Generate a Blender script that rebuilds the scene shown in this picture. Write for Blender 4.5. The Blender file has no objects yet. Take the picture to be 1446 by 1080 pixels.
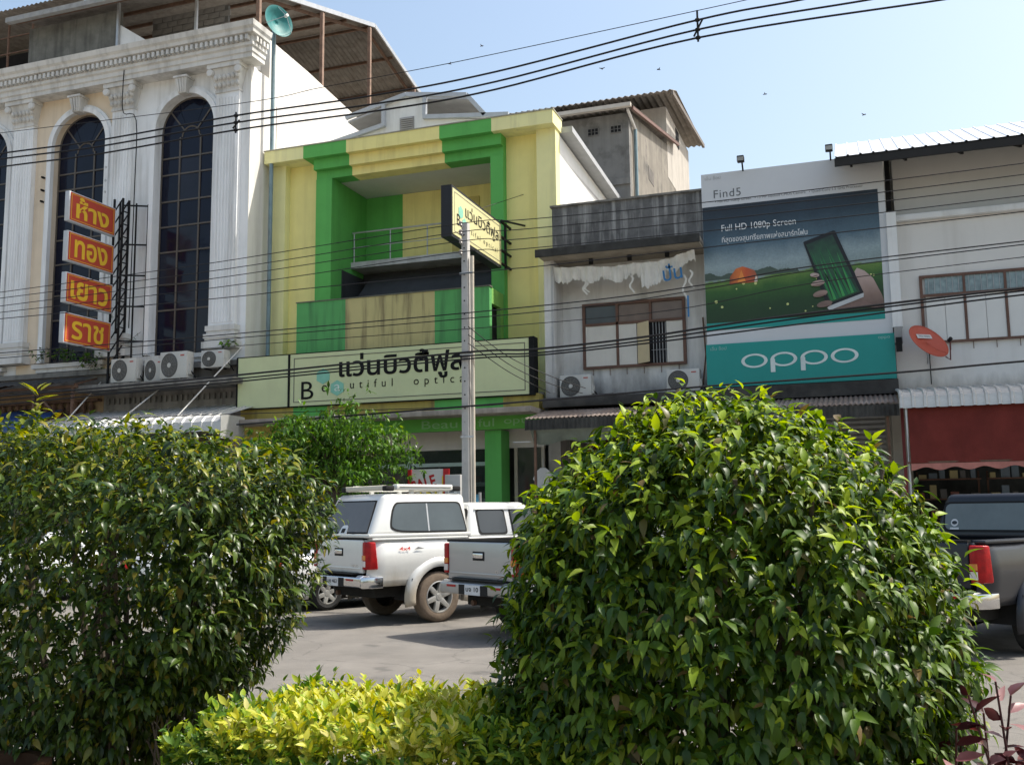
import bpy, bmesh, math, random
import numpy as np
from mathutils import Vector, Matrix, noise
random.seed(7); np.random.seed(7)
SC = bpy.context.scene
COL = SC.collection
R = math.radians

# ---------------------------------------------------------------- camera, sky, sun, exposure
cam_d = bpy.data.cameras.new('camera')
cam = bpy.data.objects.new('camera', cam_d); COL.objects.link(cam)
cam_d.sensor_fit = 'HORIZONTAL'; cam_d.sensor_width = 36.0
cam_d.lens = 36.0 * 1410.7 / 1446.0
cam_d.clip_start = 0.1; cam_d.clip_end = 3000
cam.matrix_world = (Matrix.Translation((0, 0, 1.7)) @ Matrix.Rotation(0.336449, 4, 'Z')
                    @ Matrix.Rotation(math.pi / 2 + 0.128352, 4, 'X') @ Matrix.Rotation(-0.01193, 4, 'Z'))
SC.camera = cam
SUN_AZ, SUN_EL = R(27), R(57)          # direction towards the sun, measured from +X towards +Y
wd = bpy.data.worlds.new('World'); SC.world = wd; wd.use_nodes = True
wn = wd.node_tree.nodes; wl = wd.node_tree.links
sky = wn.new('ShaderNodeTexSky'); sky.sky_type = 'NISHITA'; sky.sun_disc = False
sky.sun_elevation = SUN_EL; sky.sun_rotation = math.pi / 2 - SUN_AZ
sky.air_density = 1.5; sky.dust_density = 3.6; sky.ozone_density = .6; sky.altitude = 0
bg = wn['Background']; bg.inputs['Strength'].default_value = 0.142
wl.new(sky.outputs['Color'], bg.inputs['Color'])
sd = bpy.data.lights.new('sun', 'SUN'); sd.energy = 4.4; sd.angle = R(0.6); sd.color = (1.0, 0.95, 0.86)
so = bpy.data.objects.new('sun', sd); COL.objects.link(so)
sdir = Vector((math.cos(SUN_AZ) * math.cos(SUN_EL), math.sin(SUN_AZ) * math.cos(SUN_EL), math.sin(SUN_EL)))
so.rotation_euler = sdir.to_track_quat('Z', 'Y').to_euler(); so.location = sdir * 60
SC.view_settings.view_transform = 'Standard'; SC.view_settings.look = 'None'
SC.view_settings.gamma = 1.0; SC.view_settings.exposure = 0.62
SC.view_settings.use_curve_mapping = False

# ---------------------------------------------------------------- materials
MATS = {}
def M(name, col=(.5, .5, .5), rough=.7, var=.12, scale=2.5, streak=0.0, dirt=(.05, .048, .045), bump=.15, bscale=40,
      metal=0.0, sscale=3.0, patch=0.0, pdirt=None, spec=None, coat=0.0, ps=.9, damp=None):
    if spec is None: spec = .15 if max(col) < .07 and rough > .4 else .4
    if name in MATS: return MATS[name]
    m = bpy.data.materials.new(name); m.use_nodes = True
    n = m.node_tree.nodes; l = m.node_tree.links; b = n['Principled BSDF']
    tc = n.new('ShaderNodeTexCoord')
    def noi(sc, det=6, mp=None):
        t = n.new('ShaderNodeTexNoise'); t.inputs['Scale'].default_value = sc; t.inputs['Detail'].default_value = det
        t.inputs['Roughness'].default_value = .62
        if mp:
            k = n.new('ShaderNodeMapping'); k.inputs['Scale'].default_value = mp
            l.new(tc.outputs['Object'], k.inputs['Vector']); l.new(k.outputs['Vector'], t.inputs['Vector'])
        else: l.new(tc.outputs['Object'], t.inputs['Vector'])
        return t.outputs['Fac']
    def ramp(src, a, c, hi=1.0):
        r_ = n.new('ShaderNodeMapRange'); r_.inputs['From Min'].default_value = a; r_.inputs['From Max'].default_value = c
        r_.inputs['To Max'].default_value = hi; l.new(src, r_.inputs['Value']); return r_.outputs['Result']
    def mix(fac, a, c):
        x = n.new('ShaderNodeMix'); x.data_type = 'RGBA'
        l.new(fac, x.inputs['Factor'])
        for s, i in ((a, 6), (c, 7)):
            if isinstance(s, tuple): x.inputs[i].default_value = (*s[:3], 1)
            else: l.new(s, x.inputs[i])
        return x.outputs[2]
    lo = tuple(max(0, c * (1 - var)) for c in col); hi = tuple(min(1, c * (1 + var)) for c in col)
    c = mix(ramp(noi(scale), .3, .7), lo, hi)
    if patch > 0: c = mix(ramp(noi(ps, 8), .52, .70, patch), c, tuple(pdirt or dirt))
    if streak > 0: c = mix(ramp(noi(sscale, 7, (1, 1, .08)), .48, .72, streak), c, tuple(dirt))
    if damp:      # mould creeping up from a ledge: (bottom z, top z, colour) in object space
        sp_ = n.new('ShaderNodeSeparateXYZ'); l.new(tc.outputs['Object'], sp_.inputs[0])
        nn_ = noi(3.5, 7, (1, 1, .35)); ad_ = n.new('ShaderNodeMath'); ad_.operation = 'MULTIPLY_ADD'; ad_.inputs[1].default_value = 1.6 * (damp[1] - damp[0])
        l.new(nn_, ad_.inputs[0]); l.new(sp_.outputs['Z'], ad_.inputs[2])
        o_ = .8 * (damp[1] - damp[0]); c = mix(ramp(ad_.outputs[0], damp[1] + o_, damp[0] + o_, .85), c, tuple(damp[2]))
    l.new(c, b.inputs['Base Color'])
    b.inputs['Roughness'].default_value = rough; b.inputs['Metallic'].default_value = metal
    b.inputs['Specular IOR Level'].default_value = spec
    if coat: b.inputs['Coat Weight'].default_value = coat; b.inputs['Coat Roughness'].default_value = .06
    if bump:
        bp = n.new('ShaderNodeBump'); bp.inputs['Strength'].default_value = bump; bp.inputs['Distance'].default_value = .02
        l.new(noi(bscale, 5), bp.inputs['Height']); l.new(bp.outputs['Normal'], b.inputs['Normal'])
    MATS[name] = m; return m
def gradmat(name, axis, a, c, stops, rough=.5, nz=.12):
    m = bpy.data.materials.new(name); m.use_nodes = True; n = m.node_tree.nodes; l = m.node_tree.links; b = n['Principled BSDF']; b.inputs['Roughness'].default_value = rough
    tc = n.new('ShaderNodeTexCoord'); sx = n.new('ShaderNodeSeparateXYZ'); l.new(tc.outputs['Object'], sx.inputs[0])
    t = n.new('ShaderNodeTexNoise'); t.inputs['Scale'].default_value = 6; l.new(tc.outputs['Object'], t.inputs['Vector'])
    ma = n.new('ShaderNodeMath'); ma.operation = 'MULTIPLY_ADD'; ma.inputs[1].default_value = nz * 2 * abs(c - a); l.new(t.outputs['Fac'], ma.inputs[0]); l.new(sx.outputs[axis], ma.inputs[2])
    r_ = n.new('ShaderNodeMapRange'); r_.inputs['From Min'].default_value = a + nz * abs(c - a); r_.inputs['From Max'].default_value = c + nz * abs(c - a); l.new(ma.outputs[0], r_.inputs['Value'])
    cr = n.new('ShaderNodeValToRGB'); e = cr.color_ramp.elements; e[0].color = (*stops[0][1], 1); e[0].position = stops[0][0]; e[1].color = (*stops[-1][1], 1); e[1].position = stops[-1][0]
    for p, q in stops[1:-1]: z = e.new(p); z.color = (*q, 1)
    l.new(r_.outputs[0], cr.inputs['Fac']); l.new(cr.outputs['Color'], b.inputs['Base Color']); MATS[name] = m; return m
def glass(name, col, rough=.06, alpha=1.0):
    if name in MATS: return MATS[name]
    m = M(name, col, rough, .2, 1.2, bump=.02, bscale=3, spec=.6)
    if alpha < 1:
        m.node_tree.nodes['Principled BSDF'].inputs['Alpha'].default_value = alpha
    return m
def leafmat(name, c1, c2, c3=None, rough=.38, trans=.35):
    m = bpy.data.materials.new(name); m.use_nodes = True
    n = m.node_tree.nodes; l = m.node_tree.links; b = n['Principled BSDF']
    g = n.new('ShaderNodeNewGeometry'); oi = n.new('ShaderNodeObjectInfo')
    ad = n.new('ShaderNodeMath'); ad.operation = 'ADD'; l.new(g.outputs['Random Per Island'], ad.inputs[0]); l.new(oi.outputs['Random'], ad.inputs[1])
    fr = n.new('ShaderNodeMath'); fr.operation = 'FRACT'; l.new(ad.outputs[0], fr.inputs[0])
    cr = n.new('ShaderNodeValToRGB'); e = cr.color_ramp.elements
    e[0].color = (*c1, 1); e[0].position = 0; e[1].color = (*c2, 1); e[1].position = .85
    if c3: q = e.new(.97); q.color = (*c3, 1)
    l.new(fr.outputs[0], cr.inputs['Fac'])
    l.new(cr.outputs['Color'], b.inputs['Base Color']); b.inputs['Roughness'].default_value = rough
    b.inputs['Specular IOR Level'].default_value = .3
    t = n.new('ShaderNodeBsdfTranslucent'); mx = n.new('ShaderNodeMixShader'); mx.inputs[0].default_value = trans
    hs = n.new('ShaderNodeHueSaturation'); hs.inputs['Saturation'].default_value = 1.15; hs.inputs['Value'].default_value = 1.5
    hs.inputs['Hue'].default_value = .485
    l.new(cr.outputs['Color'], hs.inputs['Color']); l.new(hs.outputs['Color'], t.inputs['Color'])
    l.new(b.outputs[0], mx.inputs[1]); l.new(t.outputs[0], mx.inputs[2])
    l.new(mx.outputs[0], n['Material Output'].inputs['Surface'])
    MATS[name] = m; return m

# ---------------------------------------------------------------- mesh helpers
ORG = {}
def thing(name, label, cat, loc=(0, 0, 0), group=None, rz=0.0, local=False):
    o = bpy.data.objects.new(name, None); COL.objects.link(o); o.empty_display_size = .2
    o.location = loc; o.rotation_euler = (0, 0, rz); tag(o, label, cat, group)
    ORG[o] = Vector((0, 0, 0)) if local else Vector(loc)
    return o
def tag(o, label=None, cat=None, group=None, kind=None):
    if label: o['label'] = label
    if cat: o['category'] = cat
    if group: o['group'] = group
    if kind: o['kind'] = kind
    return o
class MB:
    def __init__(s): s.v = []; s.f = []
    def add(s, vs, fs):
        k = len(s.v); s.v += [tuple(p) for p in vs]; s.f += [tuple(i + k for i in f) for f in fs]; return s
    def box(s, x0, x1, y0, y1, z0, z1):
        return s.add([(x0, y0, z0), (x1, y0, z0), (x1, y1, z0), (x0, y1, z0), (x0, y0, z1), (x1, y0, z1), (x1, y1, z1), (x0, y1, z1)],
                     [(0, 3, 2, 1), (4, 5, 6, 7), (0, 1, 5, 4), (1, 2, 6, 5), (2, 3, 7, 6), (3, 0, 4, 7)])
    def hexa(s, p): return s.add(p, [(0, 3, 2, 1), (4, 5, 6, 7), (0, 1, 5, 4), (1, 2, 6, 5), (2, 3, 7, 6), (3, 0, 4, 7)])
    def poly(s, pts): return s.add(pts, [tuple(range(len(pts)))])
    def prism(s, pts, ax, a, b):
        def mk(p, t): return {'y': (p[0], t, p[1]), 'x': (t, p[0], p[1]), 'z': (p[0], p[1], t)}[ax]
        n = len(pts); vs = [mk(p, a) for p in pts] + [mk(p, b) for p in pts]
        return s.add(vs, [tuple(range(n)), tuple(range(2 * n - 1, n - 1, -1))] + [(i, n + i, n + (i + 1) % n, (i + 1) % n) for i in range(n)])
    def tube(s, pts, r, n=8, r2=None, cap=True):
        pts = [Vector(p) for p in pts]; rings = []; m = len(pts)
        up0 = None
        for i, p in enumerate(pts):
            d = (pts[min(i + 1, m - 1)] - pts[max(i - 1, 0)]).normalized()
            if up0 is None: up0 = Vector((0, 0, 1)) if abs(d.z) < .9 else Vector((1, 0, 0))
            a = d.cross(up0).normalized(); b = a.cross(d).normalized(); up0 = b
            rr = r if r2 is None else r + (r2 - r) * i / (m - 1)
            rings.append([p + a * rr * math.cos(2 * math.pi * k / n) + b * rr * math.sin(2 * math.pi * k / n) for k in range(n)])
        vs = [q for g in rings for q in g]; fs = []
        for i in range(m - 1):
            for k in range(n): fs.append((i * n + k, i * n + (k + 1) % n, (i + 1) * n + (k + 1) % n, (i + 1) * n + k))
        if cap: fs += [tuple(range(n - 1, -1, -1)), tuple(range((m - 1) * n, m * n))]
        return s.add(vs, fs)
    def bar(s, p, q, w, h=None): 
        p = Vector(p); q = Vector(q); d = (q - p).normalized(); h = h or w
        u = Vector((0, 0, 1)) if abs(d.z) < .95 else Vector((0, 1, 0))
        a = d.cross(u).normalized() * w / 2; b = a.cross(d).normalized() * h / 2
        return s.hexa([p - a - b, p + a - b, q + a - b, q - a - b, p - a + b, p + a + b, q + a + b, q - a + b])
    def lathe(s, prof, c, ax=(0, 0, 1), n=24, closed=False):
        ax = Vector(ax).normalized(); u = Vector((1, 0, 0)) if abs(ax.x) < .9 else Vector((0, 1, 0))
        a = ax.cross(u).normalized(); b = ax.cross(a); c = Vector(c); vs = []; m = len(prof); fs = []
        for r, t in prof:
            vs += [c + ax * t + a * r * math.cos(2 * math.pi * k / n) + b * r * math.sin(2 * math.pi * k / n) for k in range(n)]
        for i in range(m if closed else m - 1):
            j = (i + 1) % m
            for k in range(n): fs.append((i * n + k, i * n + (k + 1) % n, j * n + (k + 1) % n, j * n + k))
        return s.add(vs, fs)
    def grid(s, P):
        h = len(P); w = len(P[0]); vs = [p for r_ in P for p in r_]
        return s.add(vs, [(i * w + j, i * w + j + 1, (i + 1) * w + j + 1, (i + 1) * w + j) for i in range(h - 1) for j in range(w - 1)])
    def build(s, name, mat, parent=None, bevel=0, seg=2, smooth=False, solid=0, label=None, merge=0):
        org = ORG.get(parent, Vector((0, 0, 0)))
        me = bpy.data.meshes.new(name)
        me.from_pydata([(p[0] - org.x, p[1] - org.y, p[2] - org.z) for p in s.v], [], s.f)
        bm = bmesh.new(); bm.from_mesh(me)
        if merge: bmesh.ops.remove_doubles(bm, verts=bm.verts, dist=merge)
        bmesh.ops.recalc_face_normals(bm, faces=bm.faces)
        if bevel:
            ed = [e for e in bm.edges if len(e.link_faces) == 2 and e.calc_face_angle(0) > .5]
            bmesh.ops.bevel(bm, geom=ed, offset=bevel, segments=seg, profile=.5, affect='EDGES', clamp_overlap=True)
        bm.to_mesh(me); bm.free()
        if smooth or bevel:
            me.polygons.foreach_set('use_smooth', [True] * len(me.polygons))
            try: me.set_sharp_from_angle(angle=R(40))
            except Exception: pass
        if mat: me.materials.append(mat)
        o = bpy.data.objects.new(name, me); COL.objects.link(o)
        if parent: o.parent = parent; ORG[o] = org
        if solid:
            md = o.modifiers.new('solid', 'SOLIDIFY'); md.thickness = solid; md.offset = -1
        if label: o['label'] = label
        return o
def B(name, mat, parent, *bx, bevel=0, **k):
    m = MB()
    for q in bx: m.box(*q)
    return m.build(name, mat, parent, bevel=bevel, **k)
def mesh_part(name, me, parent, loc=(0, 0, 0)):
    o = bpy.data.objects.new(name, me); COL.objects.link(o); o.parent = parent
    o.location = Vector(loc) - ORG.get(parent, Vector((0, 0, 0))); return o
def meshdata(mb, name, mat, **k):
    o = mb.build(name, mat, **k); me = o.data; bpy.data.objects.remove(o); return me
def dup(o, parent=None):
    c = o.copy(); COL.objects.link(c); c.parent = parent; ORG[c] = ORG.get(o, Vector((0, 0, 0)))
    for ch in [x for x in o.children]: dup(ch, c)
    return c
def struct(o): o['kind'] = 'structure'; return o
def smooth_line(pts, per=8):
    out = []; p = [Vector(q) for q in pts]
    for i in range(len(p) - 1):
        a = p[max(i - 1, 0)]; b = p[i]; c = p[i + 1]; d = p[min(i + 2, len(p) - 1)]
        for k in range(per):
            t = k / per; out.append(.5 * ((2 * b) + (c - a) * t + (2 * a - 5 * b + 4 * c - d) * t * t + (3 * b - a - 3 * c + d) * t ** 3))
    out.append(p[-1]); return out
def rrect(x0, x1, z0, z1, r, n=4):
    pts = []
    for cx, cz, a in ((x1 - r, z1 - r, 0), (x0 + r, z1 - r, 90), (x0 + r, z0 + r, 180), (x1 - r, z0 + r, 270)):
        for k in range(n + 1): t = R(a + 90 * k / n); pts.append((cx + r * math.cos(t), cz + r * math.sin(t)))
    return pts
def text(name, s, mat, parent, org, xdir, updir, width=None, height=None, bold=0.0, ext=.004, spacing=1.0):
    """flat lettering; org = lower left corner of the ink box, fitted to width and/or height"""
    cu = bpy.data.curves.new(name, 'FONT'); cu.body = s; cu.extrude = 0; cu.offset = bold; cu.space_character = spacing; cu.resolution_u = 4
    t = bpy.data.objects.new(name, cu); COL.objects.link(t)
    bpy.context.view_layer.update()
    me = bpy.data.meshes.new_from_object(t.evaluated_get(bpy.context.evaluated_depsgraph_get()))
    bpy.data.objects.remove(t); me.name = name
    n = len(me.vertices); co = np.zeros(n * 3); me.vertices.foreach_get('co', co); co = co.reshape(-1, 3)
    if n == 0: return None
    lo = co.min(0); hi = co.max(0); w = hi[0] - lo[0]; h = hi[1] - lo[1]
    sx = (width / w) if width else height / h; sy = (height / h) if height else sx
    X = Vector(xdir).normalized(); U = Vector(updir).normalized(); N = X.cross(U)
    o0 = Vector(org) - ORG.get(parent, Vector((0, 0, 0)))
    q = np.array(o0) + np.outer((co[:, 0] - lo[0]) * sx, np.array(X)) + np.outer((co[:, 1] - lo[1]) * sy, np.array(U))
    me.vertices.foreach_set('co', q.ravel()); me.update(); me.materials.clear(); me.materials.append(mat)
    o = bpy.data.objects.new(name, me); COL.objects.link(o); o.parent = parent
    return o

# common materials
asphalt = M('asphalt', (.16, .148, .132), .9, .2, 1.2, bump=.5, bscale=120, patch=.4, pdirt=(.10, .096, .09))
def add_cracks(m, sc=.55, width=.012, col=(.05, .048, .045)):
    n = m.node_tree.nodes; l = m.node_tree.links; b = n['Principled BSDF']; src = b.inputs['Base Color'].links[0].from_socket
    tc = n.new('ShaderNodeTexCoord'); nz = n.new('ShaderNodeTexNoise'); nz.inputs['Scale'].default_value = 2.2; nz.inputs['Detail'].default_value = 5
    mv = n.new('ShaderNodeMix'); mv.data_type = 'RGBA'; mv.blend_type = 'ADD'; mv.inputs[0].default_value = .55
    l.new(tc.outputs['Object'], nz.inputs['Vector']); l.new(tc.outputs['Object'], mv.inputs[6]); l.new(nz.outputs['Color'], mv.inputs[7])
    v = n.new('ShaderNodeTexVoronoi'); v.feature = 'DISTANCE_TO_EDGE'; v.inputs['Scale'].default_value = sc; l.new(mv.outputs[2], v.inputs['Vector'])
    r_ = n.new('ShaderNodeMapRange'); r_.inputs['From Min'].default_value = 0; r_.inputs['From Max'].default_value = width; r_.inputs['To Min'].default_value = .4; r_.inputs['To Max'].default_value = 0
    l.new(v.outputs['Distance'], r_.inputs['Value'])
    x = n.new('ShaderNodeMix'); x.data_type = 'RGBA'; x.inputs[7].default_value = (*col, 1); l.new(r_.outputs[0], x.inputs[0]); l.new(src, x.inputs[6])
    st = n.new('ShaderNodeTexNoise'); st.inputs['Scale'].default_value = 1.7; st.inputs['Detail'].default_value = 3; l.new(tc.outputs['Object'], st.inputs['Vector'])
    r2 = n.new('ShaderNodeMapRange'); r2.inputs['From Min'].default_value = .64; r2.inputs['From Max'].default_value = .72; r2.inputs['To Max'].default_value = .55; l.new(st.outputs['Fac'], r2.inputs['Value'])
    y = n.new('ShaderNodeMix'); y.data_type = 'RGBA'; y.inputs[7].default_value = (.055, .052, .05, 1); l.new(r2.outputs[0], y.inputs[0]); l.new(x.outputs[2], y.inputs[6]); l.new(y.outputs[2], b.inputs['Base Color'])
add_cracks(asphalt)
concrete = M('concrete', (.33, .32, .29), .9, .15, 2, streak=.4, bump=.3)
pave = M('paving', (.30, .28, .25), .9, .15, 3, bump=.3, patch=.4)
soil = M('soil', (.10, .07, .045), .95, .3, 8, bump=.6)
white_paint = M('white_paint', (.70, .71, .70), .75, .06, 2, streak=.35, dirt=(.30, .28, .25), bump=.08)
white_wall = M('white_wall', (.72, .71, .67), .8, .05, 1.5, streak=.55, dirt=(.22, .20, .17), bump=.1, patch=.3, pdirt=(.50, .46, .38))
steel = M('galvanised_steel', (.45, .46, .47), .45, .12, 4, metal=.6, bump=.05)
black = M('black_metal', (.014, .014, .015), .6, .2, 5, bump=.05)
rust = M('rusty_steel', (.13, .075, .05), .85, .35, 6, bump=.3)
dark = M('dark_interior', (.02, .02, .022), .9, .3, 2, bump=0)
wire_m = M('wire_rubber', (.018, .018, .02), .6, .1, 3, bump=0)

# ---------------------------------------------------------------- setting
def sheet(name, x0, x1, y0, y1, z, mat): return struct(MB().poly([(x0, y0, z), (x1, y0, z), (x1, y1, z), (x0, y1, z)]).build(name, mat))
sheet('ground', -900, 900, -900, 900, -.01, M('ground_dust', (.22, .19, .15), .95, .2, .4))
sheet('road', -120, 120, 4.45, 18.62, 0, asphalt)
struct(MB().box(-120, 120, 18.8, 24.6, -.3, .13).build('pavement', pave))
kb = struct(MB().box(-120, -60, 18.62, 18.795, -.3, .15).build('kerb', concrete))
km = MB().box(-.49, .49, 18.62, 18.795, -.3, .15).build('kerb_stone', concrete, kb, bevel=.015).data
o0 = kb.children[0]; o0.location.x = -20
for i in range(1, 40): o = bpy.data.objects.new('kerb_stone', km); COL.objects.link(o); o.parent = kb; o.location.x = -20 + i
mk = struct(MB().box(-40, 40, 2.35, 4.25, -.3, .14).build('planting_strip', soil))
struct(MB().box(-40, 40, 4.25, 4.43, -.3, .17).build('strip_kerb_far', concrete, bevel=.015))
struct(MB().box(-40, 40, 2.17, 2.35, -.3, .17).build('strip_kerb_near', concrete, bevel=.015))

# ================================================================ ornate left building
peach = M('peach_wall', (.74, .62, .47), .8, .06, 1.5, streak=.3, dirt=(.32, .24, .16))
ornate_white = M('ornate_white', (.80, .81, .81), .75, .04, 2, streak=.55, dirt=(.40, .385, .35), bump=.1)
mould = M('stained_moulding', (.64, .63, .60), .85, .1, 2, streak=.55, dirt=(.19, .18, .16), bump=.25)
grime = M('black_grime', (.21, .20, .18), .95, .25, 2.5, streak=.8, dirt=(.035, .034, .03), bump=.4, patch=.6, pdirt=(.07, .066, .06))
sidewall_m = M('stained_side_wall', (.74, .72, .68), .85, .04, 1.2, streak=.35, dirt=(.32, .27, .22), bump=.25, patch=.25, pdirt=(.52, .42, .34))
frame_brown = M('bronze_frame', (.10, .085, .07), .5, .15, 4, bump=.05)
navy = glass('navy_tinted_glass', (.006, .008, .020), .07); navy.node_tree.nodes['Principled BSDF'].inputs['Specular IOR Level'].default_value = .22
navy2 = glass('navy_glass_curtained', (.016, .018, .030), .12); navy2.node_tree.nodes['Principled BSDF'].inputs['Specular IOR Level'].default_value = .25
LB = thing('ornate_shophouse', 'white and peach classical shophouse with tall arched windows and fluted pilasters', 'building', (-24, 23, .13))
YW = 23.0
def arched_wall(xa, xb, cx, mat):
    hw = 1.0; zs = 12.77; pts = [(xa, 5.9), (xb, 5.9), (xb, 14.35), (xa, 14.35)]
    # wall with an arched hole: left, right, above pieces as one prism with notch from below the sill
    arc = [(cx + hw * math.cos(t), zs + hw * math.sin(t)) for t in np.linspace(0, math.pi, 17)]
    p = [(xa, 5.9), (cx - hw, 5.9)] + [(cx - hw, zs)] + arc[::-1][1:-1] + [(cx + hw, zs), (cx + hw, 5.9), (xb, 5.9), (xb, 14.35), (xa, 14.35)]
    return MB().prism(p, 'y', YW, YW + .35).build('wall', mat, LB)
bays = [(-17.88, -19.98, -15.76, ornate_white), (-21.68, -23.75, -19.985, peach), (-25.4, -27.5, -23.755, ornate_white), (-29.1, -31.2, -27.505, peach)]
zrows = [6.2, 7.5, 8.25, 9.2, 9.95, 10.7, 11.5, 12.0]
for cx, xa, xb, mt in bays:
    arched_wall(xa, xb, cx, mt)
    hw = .98; zs = 12.77; yg = YW + .2
    w = B('window', frame_brown, LB, (cx - hw, cx + hw, yg + .06, yg + .09, 6.15, zs - .85))
    tx = [cx - hw, cx - hw * .36, cx + hw * .36, cx + hw]
    f = MB()
    for x in tx: f.box(x - .025, x + .025, yg - .03, yg + .05, 6.15, zs if x in (tx[0], tx[3]) else 12.6)
    for z in zrows: f.box(cx - hw + .026, cx + hw - .026, yg - .028, yg + .048, z - .022, z + .022)
    arc = [(cx + hw * math.cos(t), yg, zs + hw * math.sin(t)) for t in np.linspace(0, math.pi, 19)]
    f.tube(arc, .03, 6); f.tube([(cx + .3 * math.cos(t), yg, 12.6 + .3 * math.sin(t)) for t in np.linspace(0, math.pi, 11)], .025, 6)
    for a in (42, 138): f.bar((cx + .3 * math.cos(R(a)), yg, 12.6 + .3 * math.sin(R(a))), (cx + .97 * math.cos(R(a)), yg, zs + .96 * math.sin(R(a))), .04)
    f.build('frame', frame_brown, w)
    # panes: shared mesh per row height
    for i in range(7):
        z0, z1 = zrows[i] + .022, zrows[i + 1] - .022
        me = None
        for j in range(3):
            e1, e2, e3, e4 = [yg + random.uniform(-.009, .009) for _ in range(4)]; xa_, xb_ = tx[j] + .025, tx[j + 1] - .025
            MB().hexa([(xa_, e1, z0), (xb_, e2, z0), (xb_, e2 + .012, z0), (xa_, e1 + .012, z0), (xa_, e3, z1), (xb_, e4, z1), (xb_, e4 + .012, z1), (xa_, e3 + .012, z1)]).build('pane', navy2 if random.random() < .2 else navy, w)
    o = MB().prism([(tx[1] + .025, 12.022), (tx[2] - .025, 12.022), (tx[2] - .025, 12.6)] + [(cx + .275 * math.cos(t), 12.6 + .275 * math.sin(t)) for t in np.linspace(0, math.pi, 9)] + [(tx[1] + .025, 12.6)], 'y', yg, yg + .012).build('pane', navy, w)
    for s in (-1, 1):
        q = [(cx + s * .325, 12.022), (cx + s * .955, 12.022)] + [(cx + s * .955 * math.cos(t), zs + .955 * math.sin(t)) for t in np.linspace(0, R(60), 8)] + [(cx + s * .33 * math.cos(t), 12.6 + .33 * math.sin(t)) for t in np.linspace(R(60), 0, 5)]
        MB().prism(q, 'y', yg + .004, yg + .016).build('pane', navy, w)
    q = [(cx + .955 * math.cos(t), zs + .955 * math.sin(t)) for t in np.linspace(R(61), R(119), 8)] + [(cx + .33 * math.cos(t), 12.6 + .33 * math.sin(t)) for t in np.linspace(R(119), R(61), 6)]
    MB().prism(q, 'y', yg + .004, yg + .016).build('pane', navy, w)
    # arch moulding, two steps, with keystone
    a = MB()
    for ro, ri, d in ((1.23, 1.0, .07), (1.15, 1.002, .13)):
        q = [(cx - ro, 6.2), (cx - ro, zs)] + [(cx + ro * math.cos(t), zs + ro * math.sin(t)) for t in np.linspace(math.pi, 0, 25)] + [(cx + ro, 6.2), (cx + ri, 6.2)] + \
            [(cx + ri * math.cos(t), zs + ri * math.sin(t)) for t in np.linspace(0, math.pi, 25)] + [(cx - ri, 6.2)]
        a.prism(q, 'y', YW - d, YW - .002)
    a.build('arch_moulding', ornate_white, LB)
    k = MB().hexa([(cx - .13, YW - .28, 13.72), (cx + .13, YW - .28, 13.72), (cx + .13, YW, 13.72), (cx - .13, YW, 13.72), (cx - .2, YW - .36, 14.14), (cx + .2, YW - .36, 14.14), (cx + .2, YW, 14.14), (cx - .2, YW, 14.14)])
    k.box(cx - .23, cx + .23, YW - .4, YW, 14.142, 14.2)
    for j in (-1, 0, 1): k.bar((cx + j * .075, YW - .3, 13.75), (cx + j * .1, YW - .37, 14.12), .035)
    k.build('keystone', mould, LB)
    B('sill', mould, LB, (cx - 1.3, cx + 1.3, YW - .2, YW + .2, 6.02, 6.14), (cx - 1.18, cx + 1.18, YW - .14, YW - .002, 5.9, 6.018))
pil_m = None
for cx in (-16.4, -20.03, -23.76, -27.5):
    P = MB(); P.box(cx - .38, cx + .38, YW - .17, YW - .002, 6.85, 13.55)
    P.build('pilaster', ornate_white, LB)
    pp = LB.children[-1]
    for j in range(7):
        x = cx - .30 + j * .1; MB().prism([(x + .036 * math.cos(t), YW - .17 - .032 * math.sin(t)) for t in np.linspace(0, math.pi, 6)], 'z', 6.95, 13.4).build('flute', ornate_white, pp)
    c = MB(); c.box(cx - .40, cx + .40, YW - .2, YW - .002, 13.552, 13.63)
    c.hexa([(cx - .37, YW - .19, 13.632), (cx + .37, YW - .19, 13.632), (cx + .37, YW, 13.632), (cx - .37, YW, 13.632), (cx - .5, YW - .36, 14.2), (cx + .5, YW - .36, 14.2), (cx + .5, YW, 14.2), (cx - .5, YW, 14.2)])
    c.box(cx - .54, cx + .54, YW - .42, YW - .002, 14.202, 14.33)
    rnd = random.Random(int(cx * 10))
    for row, zz in ((0, 13.76), (1, 13.95)):
        for j in range(6):
            x = cx - .36 + j * .144 + (row % 2) * .04; c.lathe([(0, -.09), (.05, -.06), (.07, 0), (.05, .05), (0, .1)], (x, YW - .22 - row * .07, zz), (0, -.35, 1), 8)
    for s in (-1, 1):
        c.lathe([(0, -.05), (.1, -.05), (.12, 0), (.1, .05), (0, .05)], (cx + s * .46, YW - .36, 14.1), (0, 1, 0), 12)
    c.build('capital', mould, pp, smooth=True)
    b = MB()
    for z0, z1, e in ((6.2, 6.4, .16), (6.402, 6.5, .1), (6.502, 6.62, .13), (6.622, 6.7, .07), (6.702, 6.85, .1)):
        b.box(cx - .38 - e, cx + .38 + e, YW - .17 - e, YW - .001, z0, z1)
    b.build('pilaster_base', mould, pp)
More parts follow.
